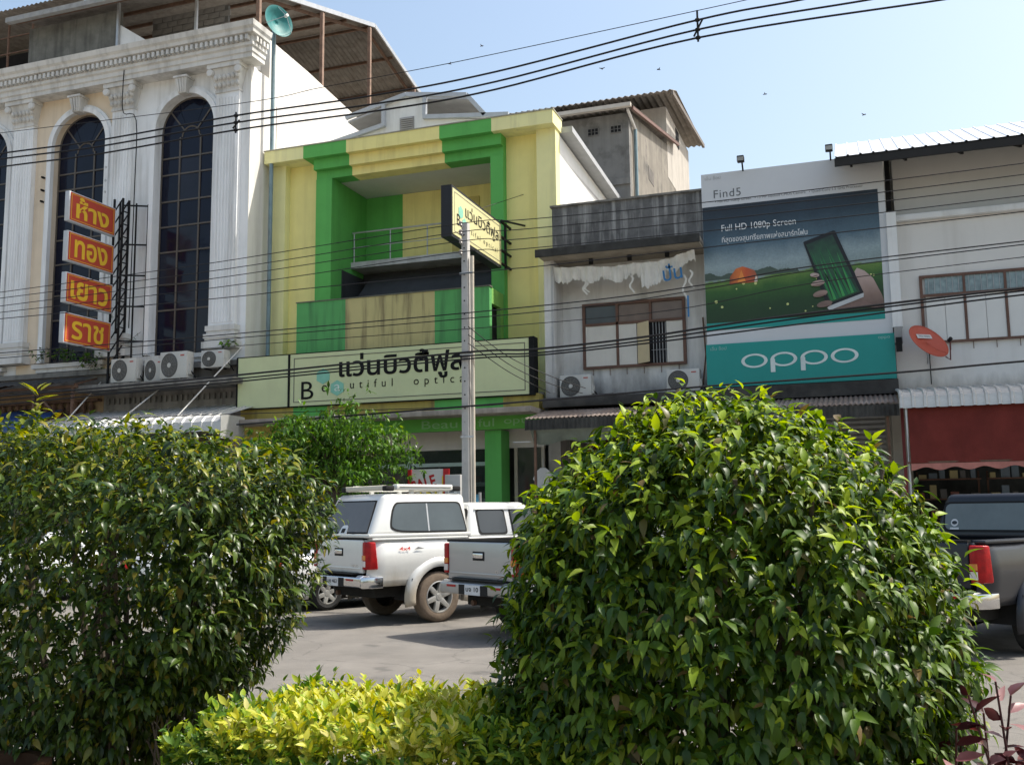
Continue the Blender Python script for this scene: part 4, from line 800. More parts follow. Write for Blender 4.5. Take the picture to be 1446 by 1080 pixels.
# right: silver awning over a red canvas
RA = thing('red_awning', 'faded red canvas awning under a silver ribbed roof at the right edge', 'awning', (3, 22, 3.6))
wa = M('weathered_aluminium', (.55, .54, .51), .4, .15, 5, metal=.3, streak=.3, dirt=(.3, .26, .22))
pl = meshdata(awn_panel(.215, [(22.95, 4.2), (21.2, 3.98), (20.78, 3.9), (20.6, 3.8), (20.56, 3.58)]), 'awning_panel', wa)
for i in range(28): mesh_part('awning_panel', pl, RA, (.82 + i * .215, 0, 0))
cv = M('red_canvas', (.145, .030, .024), .9, .15, 2.5, streak=.5, dirt=(.10, .025, .02), spec=.1)
MB().grid([[(.86 + 6 * i / 60, 20.66 - .16 * j / 10 + .012 * math.sin(i * .7 + j * .4), 3.6 - 1.08 * j / 10) for i in range(61)] for j in range(11)]).build('canvas', cv, RA, smooth=True)
MB().grid([[(.86 + 6 * i / 120, 20.49, 2.51 - j * (.10 + .03 * math.cos(i * .62))) for i in range(121)] for j in (0, 1)]).build('scalloped_hem', M('hem_pink', (.40, .16, .13), .85, .2, 4), RA)
MB().bar((.8, 20.52, 2.53), (6.9, 20.52, 2.53), .04).build('roller', rust, RA)
MB().tube([(.83, 20.62, .13), (.83, 20.62, 3.7)], .02, 8).build('post', steel, RA)
for x in (.75, 3.8): B('post', M('red_post', (.20, .04, .04), .7), RA, (x, x + .06, 21.2, 21.26, .13, 3.9))
# stock inside the right shop
rr = random.Random(11)
for s in range(3):
    st = thing('shop_shelf', 'dark goods shelf deep inside the shop under the red awning, %s' % ('nearest the left pier', 'behind the dark pickup cab', 'rightmost of three')[s], 'shelf', (1.6 + s * 1.5, 25.2, .13))
    x0 = 1.15 + s * 1.5
    for z in (.5, .95, 1.4, 1.85, 2.3): 
        B('board', brownf, st, (x0, x0 + 1.35, 24.9, 25.3, z, z + .03))
        for i in range(6):
            w = rr.uniform(.1, .19); h = rr.uniform(.12, .34); x = x0 + .04 + i * .22
            B('goods_box', M('goods%d' % rr.randint(0, 5)), st, (x, x + w, 24.95, 25.15, z + .032, z + h))
    for x in (x0, x0 + 1.31): B('upright', brownf, st, (x, x + .04, 25.301, 25.34, .13, 2.5))
# ================================================================ air conditioners
acw = M('ac_casing', (.50, .50, .47), .55, .05, 3, streak=.25, dirt=(.36, .32, .26)); acd = M('ac_grille', (.10, .10, .095), .6)
def ac_unit(label, x, y, z, sx=1., sz=1.):
    o = thing('air_conditioner', label, 'air conditioner', (x, y, z), 'outdoor air conditioner units', local=True)
    B('casing', acw, o, (0, .82, 0, .3, .04, .60), bevel=.012)
    MB().lathe([(.245, .012), (.255, .0), (.235, -.012), (.225, 0)], (.29, -.003, .32), (0, 1, 0), 28, closed=True).build('fan_ring', acd, o, smooth=True)
    MB().lathe([(0, .0), (.225, .0)], (.29, -.002, .32), (0, 1, 0), 28).build('fan_recess', acd, o)
    g = MB()
    for r_ in (.06, .1, .14, .18, .21): g.lathe([(r_ + .004, 0), (r_, -.005), (r_ - .004, 0)], (.29, -.012, .32), (0, 1, 0), 24)
    for k in range(12): a = k * math.pi / 6; g.bar((.29 + .05 * math.cos(a), -.014, .32 + .05 * math.sin(a)), (.29 + .225 * math.cos(a), -.014, .32 + .225 * math.sin(a)), .005)
    g.build('fan_grille', M('grille_wire', (.2, .2, .19), .5), o)
    MB().lathe([(0, -.022), (.05, -.02), (.055, 0)], (.29, -.002, .32), (0, 1, 0), 16).build('hub', acw, o, smooth=True)
    B('badge', M('badge_red', (.4, .08, .06), .5), o, (.62, .74, -.003, -.0005, .5, .53)); B('foot', black, o, (.1, .16, .0, .3, 0, .04), (.64, .7, .0, .3, 0, .04))
    B('valve_cover', acw, o, (.821, .86, .06, .2, .12, .34)); MB().tube([(.84, .15, .2), (.92, .2, .1), (.95, .3, -.05)], .018, 6).build('hose', black, o)
    o.scale = (sx, 1, sz); return o
ac_unit('large air conditioner unit beside the sign mast on the ledge', -19.5, 22.15, 5.3, 1.02, 1.18)
ac_unit('big air conditioner unit in the middle of the ledge with a white fan hub', -17.82, 22.1, 5.3, 1.06, 1.3)
ac_unit('smaller raised air conditioner next to the long shop sign', -16.65, 22.3, 5.58, .88, .84)
ac_unit('boxed air conditioner between the two large units', -18.5, 22.3, 5.3, .72, 1.1)
ac_unit('air conditioner with a white fan hub at the left end of the old shophouse', -6.78, 22.85, 4.35, .95, .95)
ac_unit('air conditioner with a dark fan at the right end of the old shophouse', -4.2, 22.85, 4.36, .93, .92)

# ================================================================ red gold-shop signs on a lattice mast
redp = M('sign_red', (.42, .055, .03), .55, .06, 2); ylw = M('sign_yellow', (.70, .44, .03), .5, .05, 3); sgs = M('sign_side_white', (.50, .52, .54), .5, .08, 3)
words = ('ห้าง', 'ทอง', 'เยาว', 'ราช'); names = ('topmost', 'second', 'third', 'lowest')
Xs = -19.85
for i in range(4):
    z0 = (9.62, 8.52, 7.38, 6.29)[i]; z1 = z0 + .83
    s = thing('red_box_sign', '%s red box sign with yellow Thai letters on the lattice mast' % names[i], 'sign', (Xs, 21.7, z0), group='red gold shop signs')
    B('box', sgs, s, (Xs - .15, Xs, 20.72, 22.5, z0, z1), bevel=.012)
    B('face', redp, s, (Xs + .001, Xs + .008, 20.76, 22.46, z0 + .03, z1 - .03))
    B('border_line', ylw, s, (Xs + .009, Xs + .011, 20.8, 22.42, z1 - .075, z1 - .06), (Xs + .009, Xs + .011, 20.8, 22.42, z0 + .06, z0 + .075), (Xs + .009, Xs + .011, 20.8, 20.815, z0 + .076, z1 - .076), (Xs + .009, Xs + .011, 22.405, 22.42, z0 + .076, z1 - .076))
    w = (1.25, 1.25, 1.4, 1.2)[i]
    text('lettering', words[i], ylw, s, (Xs + .013, 21.6 - w / 2, z0 + .14), (0, 1, 0), (0, 0, 1), width=w, height=.6 if i == 0 else .5, bold=.016 if i == 3 else .026)
LM = thing('lattice_mast', 'black steel lattice mast carrying the red signs', 'mast', (-19.8, 22.5, 5.2))
for x, y in ((-19.95, 22.55), (-19.65, 22.55), (-19.95, 22.8), (-19.65, 22.8)): MB().bar((x, y, 5.3), (x, y, 10.75), .05).build('chord', black, LM)
n_ = 14
for i in range(n_):
    z = 5.5 + i * .375
    MB().bar((-19.65, 22.55, z), (-19.65, 22.8, z + .375), .028).build('lacing', black, LM); MB().bar((-19.65, 22.8, z), (-19.65, 22.55, z), .028).build('lacing', black, LM)
    MB().bar((-19.95, 22.55, z), (-19.65, 22.55, z + .375), .028).build('lacing', black, LM)
for x, y in ((-19.3, 22.7), (-19.05, 22.9)): MB().bar((x, y, 5.6), (x, y, 10.6), .035).build('chord', black, LM)
for z in (6.6, 7.6, 8.5, 9.4, 10.55): MB().bar((-19.65, 22.6, z), (-19.05, 22.92, z), .04).build('tie', black, LM)
for i in range(4): 
    z0 = (9.62, 8.52, 7.38, 6.29)[i]
    for dz in (.1, .73): MB().bar((-19.95, 22.5, z0 + dz), (-19.95, 22.58, z0 + dz), .05).build('clamp', black, LM)

# ================================================================ concrete power pole
polem = M('pole_concrete', (.40, .39, .37), .9, .12, 3, streak=.45, dirt=(.20, .19, .17), bump=.25)
PO = thing('power_pole', 'square concrete power pole with insulators in front of the green shop', 'pole', (-7.56, 18.95, .13))
MB().hexa([(-7.71, 18.85, .13), (-7.54, 18.85, .13), (-7.54, 19.05, .13), (-7.71, 19.05, .13), (-7.69, 18.87, 7.72), (-7.55, 18.87, 7.72), (-7.55, 19.03, 7.72), (-7.69, 19.03, 7.72)]).build('shaft', polem, PO, bevel=.02)
for i in range(24): z = 1.0 + i * .28; MB().lathe([(0, -.004), (.014, -.004), (.017, .0)], (-7.62, 18.855, z), (0, -1, 0), 8).build('bolt_hole', black, PO)
MB().tube([(-7.475, 18.95, .13), (-7.48, 18.95, 7.0)], .04, 10).build('conduit', M('pvc_cream', (.50, .45, .37), .6, .1, 3), PO, smooth=True)
for z in (1.5, 3.2, 4.9, 6.6): B('strap', steel, PO, (-7.72, -7.43, 18.84, 18.849, z, z + .04))
for z in (7.67, 7.49, 7.29, 7.06):
    i_ = MB().lathe([(.02, -.05), (.045, -.04), (.03, -.01), (.045, .02), (.02, .05)], (-7.66, 18.78, z), n=10).build('insulator', M('porcelain', (.25, .22, .2), .3), PO, smooth=True)
    B('bracket', steel, i_, (-7.68, -7.64, 18.8, 18.86, z - .06, z - .045))
# wires: (X, Z) along the pole line
WIRES = {
'U0': [(-20.45, 11.48), (-13.21, 11.18), (-11.12, 11.23), (-9.02, 11.26), (-6.89, 11.32), (-1.66, 11.54), (0.88, 11.69), (6, 11.95)],
'U1': [(-20.41, 10.93), (-17.29, 10.85), (-13.34, 10.90), (-9.93, 10.84), (-6.89, 10.92), (-2.63, 11.30), (-0.54, 11.35), (3.20, 11.45), (8, 11.6)],
'U2': [(-20.40, 10.78), (-17.28, 10.69), (-13.33, 10.73), (-9.72, 10.64), (-6.90, 10.70), (-2.63, 11.10), (0.72, 11.12), (3.18, 11.18), (8, 11.3)],
'U3': [(-20.39, 10.57), (-17.27, 10.50), (-13.33, 10.55), (-9.43, 10.47), (-6.90, 10.53), (-2.64, 10.93), (1.99, 10.88), (3.16, 10.92), (8, 11.05)],
'W1': [(-20.16, 7.25), (-16.88, 7.33), (-13.49, 7.42), (-7.67, 7.67), (-6.31, 7.60), (-3.10, 7.54), (-0.72, 7.55), (2.93, 7.60), (8, 7.72)],
'W2': [(-20.15, 7.10), (-13.48, 7.23), (-7.67, 7.49), (-6.31, 7.40), (-0.73, 7.35), (2.92, 7.40), (8, 7.53)],
'W3': [(-20.13, 6.90), (-13.48, 7.05), (-7.67, 7.29), (-6.31, 7.20), (-0.73, 7.18), (2.91, 7.22), (8, 7.33)],
'W4': [(-20.12, 6.74), (-13.47, 6.83), (-7.67, 7.06), (-6.32, 6.99), (-0.74, 6.97), (2.89, 7.02), (8, 7.12)],
'W5': [(-20.11, 6.58), (-13.46, 6.57), (-11.16, 6.60), (-6.80, 6.60), (-5.72, 6.60), (-0.76, 6.68), (2.87, 6.74), (8, 6.84)],
'M1': [(-20.05, 5.72), (-13.44, 5.72), (-5.73, 5.79), (-2.66, 5.93), (-0.78, 6.10), (2.83, 6.22), (8, 6.35)],
'M2': [(-20.04, 5.59), (-13.44, 5.62), (-5.73, 5.67), (-2.66, 5.85), (-0.79, 6.02), (2.83, 6.16), (8, 6.3)],
'M3': [(-20.03, 5.36), (-13.43, 5.44), (-6.34, 5.43), (-3.17, 5.50), (-0.80, 5.78), (2.82, 5.94), (8, 6.1)],
'B1': [(-19.98, 4.65), (-16.75, 4.70), (-13.41, 4.78), (-7.69, 4.95), (-6.09, 4.92), (-3.92, 5.01), (-1.85, 5.18), (0.61, 5.31), (2.78, 5.41), (8, 5.6)],
'B2': [(-19.97, 4.55), (-13.41, 4.70), (-7.69, 4.87), (-6.09, 4.84), (-3.92, 4.94), (-0.83, 5.17), (2.78, 5.36), (8, 5.53)],
'B3': [(-19.96, 4.44), (-13.41, 4.63), (-7.69, 4.81), (-6.09, 4.79), (-3.92, 4.88), (-0.84, 5.06), (2.77, 5.29), (8, 5.46)],
'B4': [(-13.06, 3.68), (-6.06, 3.88), (-2.72, 3.99), (0.66, 4.06), (2.69, 4.14), (8, 4.3)],
'L1': [(-19.93, 3.99), (-13.11, 3.92), (-7.74, 3.83), (-6.10, 3.89), (-4.5, 3.95)],
'D1': [(-7.51, 5.48), (-6.88, 4.91), (-6.12, 4.52), (-5.61, 4.34)],
'D2': [(-7.51, 5.31), (-6.80, 4.70), (-6.13, 4.36), (-5.68, 4.23)],
'D3': [(-7.51, 5.13), (-6.88, 4.59), (-6.20, 4.19)]}
WL = {'U0': ('thin topmost wire crossing the sky', .008), 'U1': ('upper of the three thick cables high across the sky', .02), 'U2': ('middle of the three thick cables high across the sky', .02), 'U3': ('lowest of the three thick cables high across the sky', .02),
 'W1': ('wire on the top insulator of the concrete pole', .009), 'W2': ('wire on the second insulator of the concrete pole', .009), 'W3': ('wire on the third insulator of the concrete pole', .009), 'W4': ('wire on the lowest insulator of the concrete pole', .009),
 'W5': ('single wire just below the insulator wires of the pole', .01), 'M1': ('upper of two close wires passing over the striped parapet', .012), 'M2': ('lower of two close wires passing over the striped parapet', .010), 'M3': ('thin slack wire below the striped parapet', .008),
 'B1': ('thickest black telephone cable crossing the long shop sign', .022), 'B2': ('black telephone cable just under the thickest one', .016), 'B3': ('lowest black telephone cable across the shop sign', .016),
 'B4': ('thick cable running just above the middle awning', .02), 'L1': ('thin wire running in front of the left awning', .01), 'D1': ('upper slanting drop wire from pole to old shophouse', .009), 'D2': ('middle slanting drop wire from pole to old shophouse', .009), 'D3': ('lowest slanting drop wire from the concrete pole', .009)}
for k, pts in WIRES.items():
    lab, r_ = WL[k]; y = 18.78 if k[0] in 'WDM' else (18.9 if k[0] == 'U' else 18.82)
    pts = [(x, y + (.0 if k[0] != 'D' else .7 * i), z) for i, (x, z) in enumerate(pts)]
    if k[0] != 'D' : d = Vector(pts[0]) - Vector(pts[1]); pts = [tuple(Vector(pts[0]) + d * (9 / max(d.length, .1)))] + pts if k != 'B4' else pts
    tag(MB().tube(smooth_line(pts), r_, 6).build('overhead_wire', wire_m, smooth=True), lab, 'wire', 'overhead wires')
for x, z0, z1, nm in ((-13.33, 10.48, 10.98, 'over the ornate shophouse'), (-2.63, 10.85, 11.5, 'in the open sky')):
    s = thing('cable_spacer', 'dark spacer clamping the three high cables %s' % nm, 'spacer', (x, 18.9, z0), 'cable spacers')
    MB().tube([(x, 18.9, z0), (x, 18.9, z1)], .022, 6).build('rod', black, s); MB().tube([(x - .08, 18.9, z0 + .12), (x + .1, 18.9, z1 - .2)], .02, 6).build('arm', black, s)
    for z in ([10.55, 10.73, 10.90] if x < -5 else [10.93, 11.10, 11.30]): MB().lathe([(.025, -.05), (.04, -.03), (.04, .03), (.025, .05)], (x, 18.9, z), (1, 0, 0), 8).build('clamp', black, s)

# ================================================================ pavement furniture
CB = thing('service_cabinet', 'grey steel cabinet with a paper notice beside the concrete pole', 'cabinet', (-8.33, 20, .13))
B('body', M('cabinet_grey', (.38, .38, .37), .6, .08, 3), CB, (-8.52, -8.16, 19.9, 20.3, .13, 2.5), bevel=.012)
B('notice', M('paper', (.62, .62, .60), .8, .05, 9), CB, (-8.44, -8.24, 19.893, 19.898, 1.9, 2.18)); B('door_edge', black, CB, (-8.5, -8.18, 19.894, 19.898, .3, .31)); B('handle', black, CB, (-8.22, -8.19, 19.87, 19.898, 1.5, 1.62))
for z, w in ((2.12, .12), (2.07, .15), (2.0, .1)): B('print_line', gt, CB, (-8.42, -8.42 + w, 19.888, 19.892, z, z + .02))
SP = thing('sale_poster', 'white poster with red SALE lettering and red edges at the shop front', 'poster', (-9.1, 20.5, .13))
B('board', M('poster_white', (.62, .62, .62), .6, .05, 4), SP, (-9.6, -8.72, 20.5, 20.54, 1.3, 2.66)); prd = M('poster_red', (.42, .015, .02), .55, .1, 3); pyl = M('poster_yellow', (.70, .55, .02), .55)
B('edge', prd, SP, (-9.66, -9.58, 20.46, 20.499, 1.3, 2.66)); B('edge', prd, SP, (-8.8, -8.66, 20.46, 20.499, 1.3, 2.66)); B('edge', pyl, SP, (-8.83, -8.802, 20.47, 20.498, 1.3, 2.5))
text('lettering', 'SALE', prd, SP, (-9.54, 20.495, 2.12), (1, 0, .28), (-.28, 0, 1), width=.6, height=.28, bold=.03)
text('lettering', '55%', inkm, SP, (-9.36, 20.496, 1.96), (1, 0, .2), (-.2, 0, 1), width=.52, height=.24, bold=.045); text('lettering', '55%', pyl, SP, (-9.36, 20.491, 1.965), (1, 0, .2), (-.2, 0, 1), width=.5, height=.23, bold=.02)
for x in (-9.5, -8.85): MB().bar((x, 20.6, .13), (x, 20.56, 1.4), .04).build('leg', steel, SP)
BX = thing('blue_placard', 'small light blue printed placard at the foot of the pole', 'placard', (-7.65, 19.3, .13))
B('board', M('placard_blue', (.10, .36, .55), .5, .7, 7), BX, (-7.86, -7.5, 19.3, 19.33, 1.75, 2.06)); B('edge', steel, BX, (-7.5, -7.46, 19.28, 19.34, 1.7, 2.1)); MB().bar((-7.68, 19.34, .13), (-7.68, 19.34, 1.8), .04).build('post', steel, BX)
SH = thing('hanging_shirt', 'white shirt hanging in the dark shop entrance beside the green pillar', 'shirt', (-7.2, 22.7, 2.2))
MB().prism([(-7.32, 2.2), (-7.05, 2.2), (-7.04, 2.52), (-6.98, 2.4), (-6.93, 2.46), (-7.02, 2.64), (-7.12, 2.72), (-7.24, 2.72), (-7.34, 2.64), (-7.43, 2.46), (-7.38, 2.4), (-7.33, 2.52)], 'y', 22.67, 22.73).build('shirt_body', M('cloth_pale', (.6, .6, .6), .9), SH); MB().tube([(-7.18, 22.7, 2.72), (-7.18, 22.7, 2.95)], .01, 5).build('hanger', steel, SH)
# birds
bmx = M('bird_dark', (.05, .05, .055), .8, bump=0)
for i, (x, y, z) in enumerate(((-2.97, 40, 18.37), (.75, 40, 16.95), (-15.25, 40, 22.55), (-13.11, 40, 19.13), (-9.71, 40, 20.57), (-7.27, 40, 20.13), (-16.82, 40, 21.97))):
    m = MB(); a = random.uniform(0, 6.28); c, s = math.cos(a), math.sin(a)
    q = [tuple(.62 * w_ for w_ in t_) for t_ in ((.13, 0, 0), (.03, .03, .01), (0, .2, .07), (-.05, .03, .0), (-.14, .02, 0), (-.14, -.02, 0), (-.05, -.03, 0), (0, -.2, .07), (.03, -.03, .01))]
    vs = [(x + c * p[0] - s * p[1], y + s * p[0] + c * p[1], z + p[2]) for p in q]; vs += [(p[0], p[1], p[2] - .025) for p in vs]
    m.add(vs, [(0, 1, 3, 6, 8), (1, 2, 3), (6, 7, 8), (3, 4, 5, 6), (9, 17, 15, 12, 10), (10, 12, 11), (15, 17, 16), (12, 15, 14, 13)] + [(k, (k + 1) % 9, 9 + (k + 1) % 9, 9 + k) for k in range(9)])
    tag(m.build('bird', bmx), 'tiny dark bird flying in the pale sky', 'bird', 'birds in the sky')

# ================================================================ vehicles
def paint(name, col, metal=.35, rough=.32, damp=None): return M(name, col, rough, .03, 1, bump=0, metal=metal, coat=.5, streak=.15, dirt=tuple(c * .7 + .01 for c in col), damp=damp)
tyre_d = M('dusty_tyre', (.15, .115, .085), .95, .25, 6, bump=.3); tyre_b = M('black_tyre', (.03, .03, .03), .9, .2, 6)
alloy = M('alloy', (.50, .50, .48), .35, .06, 4, metal=.6); chrome = M('chrome', (.62, .62, .63), .16, .04, 2, metal=1.0, bump=0)
rubber = M('black_trim', (.02, .02, .02), .6, .1, 4); lampr = M('tail_red', (.34, .006, .008), .3, .3, 14, coat=.0, spec=.3); lampc = M('tail_clear', (.6, .55, .52), .15, .1, 8, coat=1); lampo = M('tail_amber', (.6, .2, .02), .15, coat=1)
cglass = glass('car_glass', (.03, .036, .038), .04); cglass2 = glass('dusty_glass', (.10, .09, .08), .18)
platem = M('plate_white', (.62, .62, .62), .5); under_m = M('underbody', (.025, .024, .022), .9, .3, 4)
def wheel(parent, x, y, r, side, tm, w=.25):
    s = side; W_ = thing_part('wheel', parent)
    t = MB(); ry = [(r * .62, -w / 2 + .02), (r * .82, -w / 2), (r * .96, -w / 2 + .025), (r, -w / 2 + .06), (r, w / 2 - .06), (r * .96, w / 2 - .025), (r * .82, w / 2), (r * .62, w / 2 - .02)]
    t.lathe(ry, (x, y, r), (0, 1, 0), 36, closed=True); tyre = t.build('wheel', tm, parent, smooth=True)
    yo = y + s * (w / 2 - .035)
    rim = MB().lathe([(r * .63, -.10 * s), (r * .64, .02 * s), (r * .60, .025 * s), (r * .57, -.02 * s), (r * .55, -.1 * s)], (x, yo, r), (0, 1, 0), 32).build('rim', alloy, tyre, smooth=True)
    MB().lathe([(0, -.06 * s), (r * .6, -.06 * s)], (x, yo, r), (0, 1, 0), 24).build('brake_disc', rubber, tyre)
    for k in range(6):
        a = k * math.pi / 3 + .3; ca, sa = math.cos(a), math.sin(a)
        p = []
        for rr_, hw in ((r * .12, .045), (r * .58, .032)):
            for d in (-1, 1):
                for dy in (-.05, .015 if rr_ > r * .3 else .0): p.append((x + ca * rr_ - sa * hw * d, yo + s * dy, r + sa * rr_ + ca * hw * d))
        MB().hexa([p[0], p[2], p[6], p[4], p[1], p[3], p[7], p[5]]).build('spoke', alloy, tyre, bevel=.006)
    MB().lathe([(0, .012 * s), (.05, .008 * s), (.07, -.03 * s)], (x, yo, r), (0, 1, 0), 16).build('hub_cap', alloy, tyre, smooth=True)
def thing_part(n, p): return None
def lean_pane(name, mat, parent, pts, base, off):
    """pts are (u, v) on a leaning plane: base = (origin, udir, vdir, normal)"""
    o, u, v, n = [Vector(q) for q in base]; m = MB(); k = len(pts)
    f = [o + u * a + v * b + n * off for a, b in pts]; g = [q - n * .012 for q in f]
    return m.add(f + g, [tuple(range(k)), tuple(range(2 * k - 1, k - 1, -1))] + [(i, k + i, k + (i + 1) % k, (i + 1) % k) for i in range(k)]).build(name, mat, parent)
def chaikin(p, k=2):
    for _ in range(k):
        q = []
        for i in range(len(p)):
            a, b = p[i], p[(i + 1) % len(p)]; q += [(a[0] * .75 + b[0] * .25, a[1] * .75 + b[1] * .25), (a[0] * .25 + b[0] * .75, a[1] * .25 + b[1] * .75)]
        p = q
    return p
def framed(parent, pts_fn, base, glassm, name='window'):
    w = lean_pane(name, rubber, parent, pts_fn(0), base, .006); lean_pane('glass', glassm, w, pts_fn(.028), base, .011); return w
def greenhouse(name, mat, root, b, t, z0, z1, bev):
    """b / t = (x rear, x front, half width) of the bottom and top ring"""
    return MB().hexa([(b[0], -b[2], z0), (b[1], -b[2], z0), (b[1], b[2], z0), (b[0], b[2], z0), (t[0], -t[2], z1), (t[1], -t[2], z1), (t[1], t[2], z1), (t[0], t[2], z1)]).build(name, mat, root, bevel=bev, seg=4)
def side_base(b, t, z0, z1, s):
    v = Vector((0, s * (t[2] - b[2]), z1 - z0)).normalized(); u = Vector((1, 0, 0)); nrm = Vector((0, s * v.z, -s * v.y * 1.0)); 
    nrm = u.cross(v) * (1 if u.cross(v).y * s > 0 else -1); return ((0, s * b[2], z0), u, v, nrm)
def rear_base(b, t, z0, z1):
    v = Vector((t[0] - b[0], 0, z1 - z0)).normalized(); u = Vector((0, -1, 0)); nrm = u.cross(v); nrm = nrm if nrm.x < 0 else -nrm; return ((b[0], 0, z0), u, v, nrm)
def front_base(b, t, z0, z1):
    v = Vector((t[1] - b[1], 0, z1 - z0)).normalized(); u = Vector((0, 1, 0)); nrm = u.cross(v); nrm = nrm if nrm.x > 0 else -nrm; return ((b[1], 0, z0), u, v, nrm)
def body_side(name, mat, root, s, xs, zb, zt, yf, rows=7):
    G = []
    for x in xs:
        a, b = zb(x), zt(x); G.append([(x, s * yf(x, a + (b - a) * j / rows), a + (b - a) * j / rows) for j in range(rows + 1)])
    return MB().grid(G).build(name, mat, root, smooth=True, solid=.02)
def pickup(label, pm, tm, loc, rz, camper=False, plate='', canopy_rack=False, rearglass=cglass, liner=False):
    o = thing('pickup_truck', label, 'pickup', loc, 'pickups parked at an angle', rz=rz, local=True)
    XA, XF, RA_ = 1.28, 4.36, .50
    def yf(x, z):
        y = .845 + .045 * math.exp(-((z - .98) / .22) ** 2) - .03 * max(0, (z - 1.15)) / .2
        if x < .3: y -= .13 * (1 - x / .3) ** 2
        if x > 4.5: y -= .22 * ((x - 4.5) / .75) ** 2
        return y
    def arch(x, c, base):
        d = abs(x - c)
        return max(base, .40 + math.sqrt(max(0, RA_ ** 2 - d * d))) if d < RA_ else base
    for s in (-1, 1):
        xs = [.02 + i * (1.86 - .02) / 46 for i in range(47)]
        body_side('bed_side', pm, o, s, xs, lambda x: arch(x, XA, .60), lambda x: 1.30, yf)
        xs = [1.885 + i * (5.16 - 1.885) / 80 for i in range(81)]
        body_side('cab_side', pm, o, s, xs, lambda x: arch(x, XF, .52), lambda x: 1.30 if x < 3.75 else 1.30 - .16 * ((x - 3.75) / 1.4) ** 1.3, yf, 8)
        for c in (XA, XF):      # flared arch lip
            G = []
            for k in range(25):
                a = R(-12 + 204 * k / 24); ca, sa = math.cos(a), math.sin(a)
                G.append([(c + ca * q, s * y, .40 + sa * q) for q, y in ((RA_ - .03, .80), (RA_ - .035, .90), (RA_ + .02, .925), (RA_ + .08, .91), (RA_ + .15, .86))])
            MB().grid(G).build('wheel_arch', pm, o, smooth=True, solid=.008)
            wheel(o, c, s * .765, .39, s, tm)
        for x in (2.78, 3.72): MB().box(x - .005, x + .005, s * .888 - .004, s * .888 + .004, .6, 1.28).build('door_gap', rubber, o)
        for x in (2.62, 3.5): MB().box(x - .09, x + .09, s * .895 - .012, s * .895 + .012, 1.1, 1.135).build('door_handle', pm, o, bevel=.008)
        MB().hexa([(.7, s * .45, .36), (.74, s * .45, .36), (.74, s * .9, .36), (.7, s * .9, .36), (.75, s * .45, .7), (.79, s * .45, .7), (.79, s * .9, .7), (.75, s * .9, .7)]).build('mud_flap', rubber, o)
        # tail lamp
        lx = MB().hexa([(-.015, s * .715, .86), (.22, s * .862, .86), (.22, s * .80, .86), (-.0, s * .70, .86), (.0, s * .715, 1.27), (.16, s * .862, 1.27), (.16, s * .80, 1.27), (.015, s * .70, 1.27)])
        tl_ = MB().prism([(-.03, .71), (-.035, .79), (.02, .858), (.15, .892), (.15, .80), (.02, .71)], 'z', .86, 1.27)
        tl_.v = [(p[0] - (.05 * (p[2] - .86) / .41 if p[0] > .1 else 0), s * p[1], p[2]) for p in tl_.v]
        L_ = tl_.build('tail_lamp', lampr, o, bevel=.02, seg=3)
        q = MB().prism([(-.036, .71), (-.040, .785), (-.005, .82), (-.005, .81), (-.02, .71)], 'z', .90, .985); q.v = [(p[0], s * p[1], p[2]) for p in q.v]; q.build('reverse_lens', lampc, L_)
        q = MB().prism([(-.036, .71), (-.040, .785), (-.005, .82), (-.005, .81), (-.02, .71)], 'z', 1.0, 1.07); q.v = [(p[0], s * p[1], p[2]) for p in q.v]; q.build('amber_lens', lampo, L_)
    B('underbody', under_m, o, (.25, 5.0, -.62, .62, .42, .62), (.05, 1.85, -.62, .62, .62, .8), (1.9, 4.9, -.74, .74, .5, .78))
    B('axle', under_m, o, (XA - .06, XA + .06, -.7, .7, .33, .45)); MB().lathe([(0, -.16), (.15, -.1), (.17, 0), (.15, .1), (0, .16)], (XA, 0, .4), n=12).build('differential', under_m, o)
    MB().tube([(.2, .45, .45), (1.6, .4, .5)], .04).build('exhaust', rust, o)
    for x0, x1, yy in ((.12, 1.84, .0),): B('bed_floor', rubber, o, (x0, x1, -.8, .8, .8, .84), (1.80, 1.85, -.82, .82, .6, 1.28))
    for s in (-1, 1): B('bed_rail', rubber if liner else pm, o, (.06, 1.86, min(s * .70, s * .865), max(s * .70, s * .865), 1.285, 1.325), bevel=.015)
    tg = MB().box(-.02, .05, -.70, .70, .80, 1.30).build('tailgate', pm, o, bevel=.018, seg=3)
    B('cap_strip', rubber, tg, (-.015, .055, -.70, .70, 1.302, 1.325))
    B('crease', pm, tg, (-.028, -.018, -.66, .66, .86, .885), bevel=.004); B('handle', chrome, tg, (-.045, -.018, -.11, .11, 1.08, 1.15), bevel=.01); B('handle_recess', rubber, tg, (-.024, -.019, -.13, .13, 1.05, 1.17))
    text('badge', 'VIGO' if camper else 'D', chrome, tg, (-.023, -.38, .88), (0, -1, 0), (0, 0, 1), width=.2 if camper else .05, height=.05)
    MB().prism([(-.12, .60), (.14, .56), (.14, .76), (-.04, .78), (-.12, .74)], 'y', -.78, .78).build('bumper', chrome if (camper or pm.name.startswith('char')) else pm, o, bevel=.02, seg=3)
    for s in (-1, 1): MB().prism([(-.10, s * .78), (.05, s * .87), (.24, s * .89), (.24, s * .80), (.1, s * .78)], 'z', .58, .75).build('bumper_end', chrome if (camper or pm.name.startswith('char')) else pm, o, bevel=.015)
    B('bumper_step', rubber, o, (-.115, .12, -.6, .6, .785, .8)); B('step_recess', rubber, o, (-.125, -.115, -.32, .32, .6, .73))
    for s in (-1, 1): B('reflector', lampr, o, (-.128, -.118, s * .5 - .1, s * .5 + .1, .69, .72))
    pl_ = MB().box(-.135, -.127, -.17, .17, .60, .73).build('number_plate', platem, o)
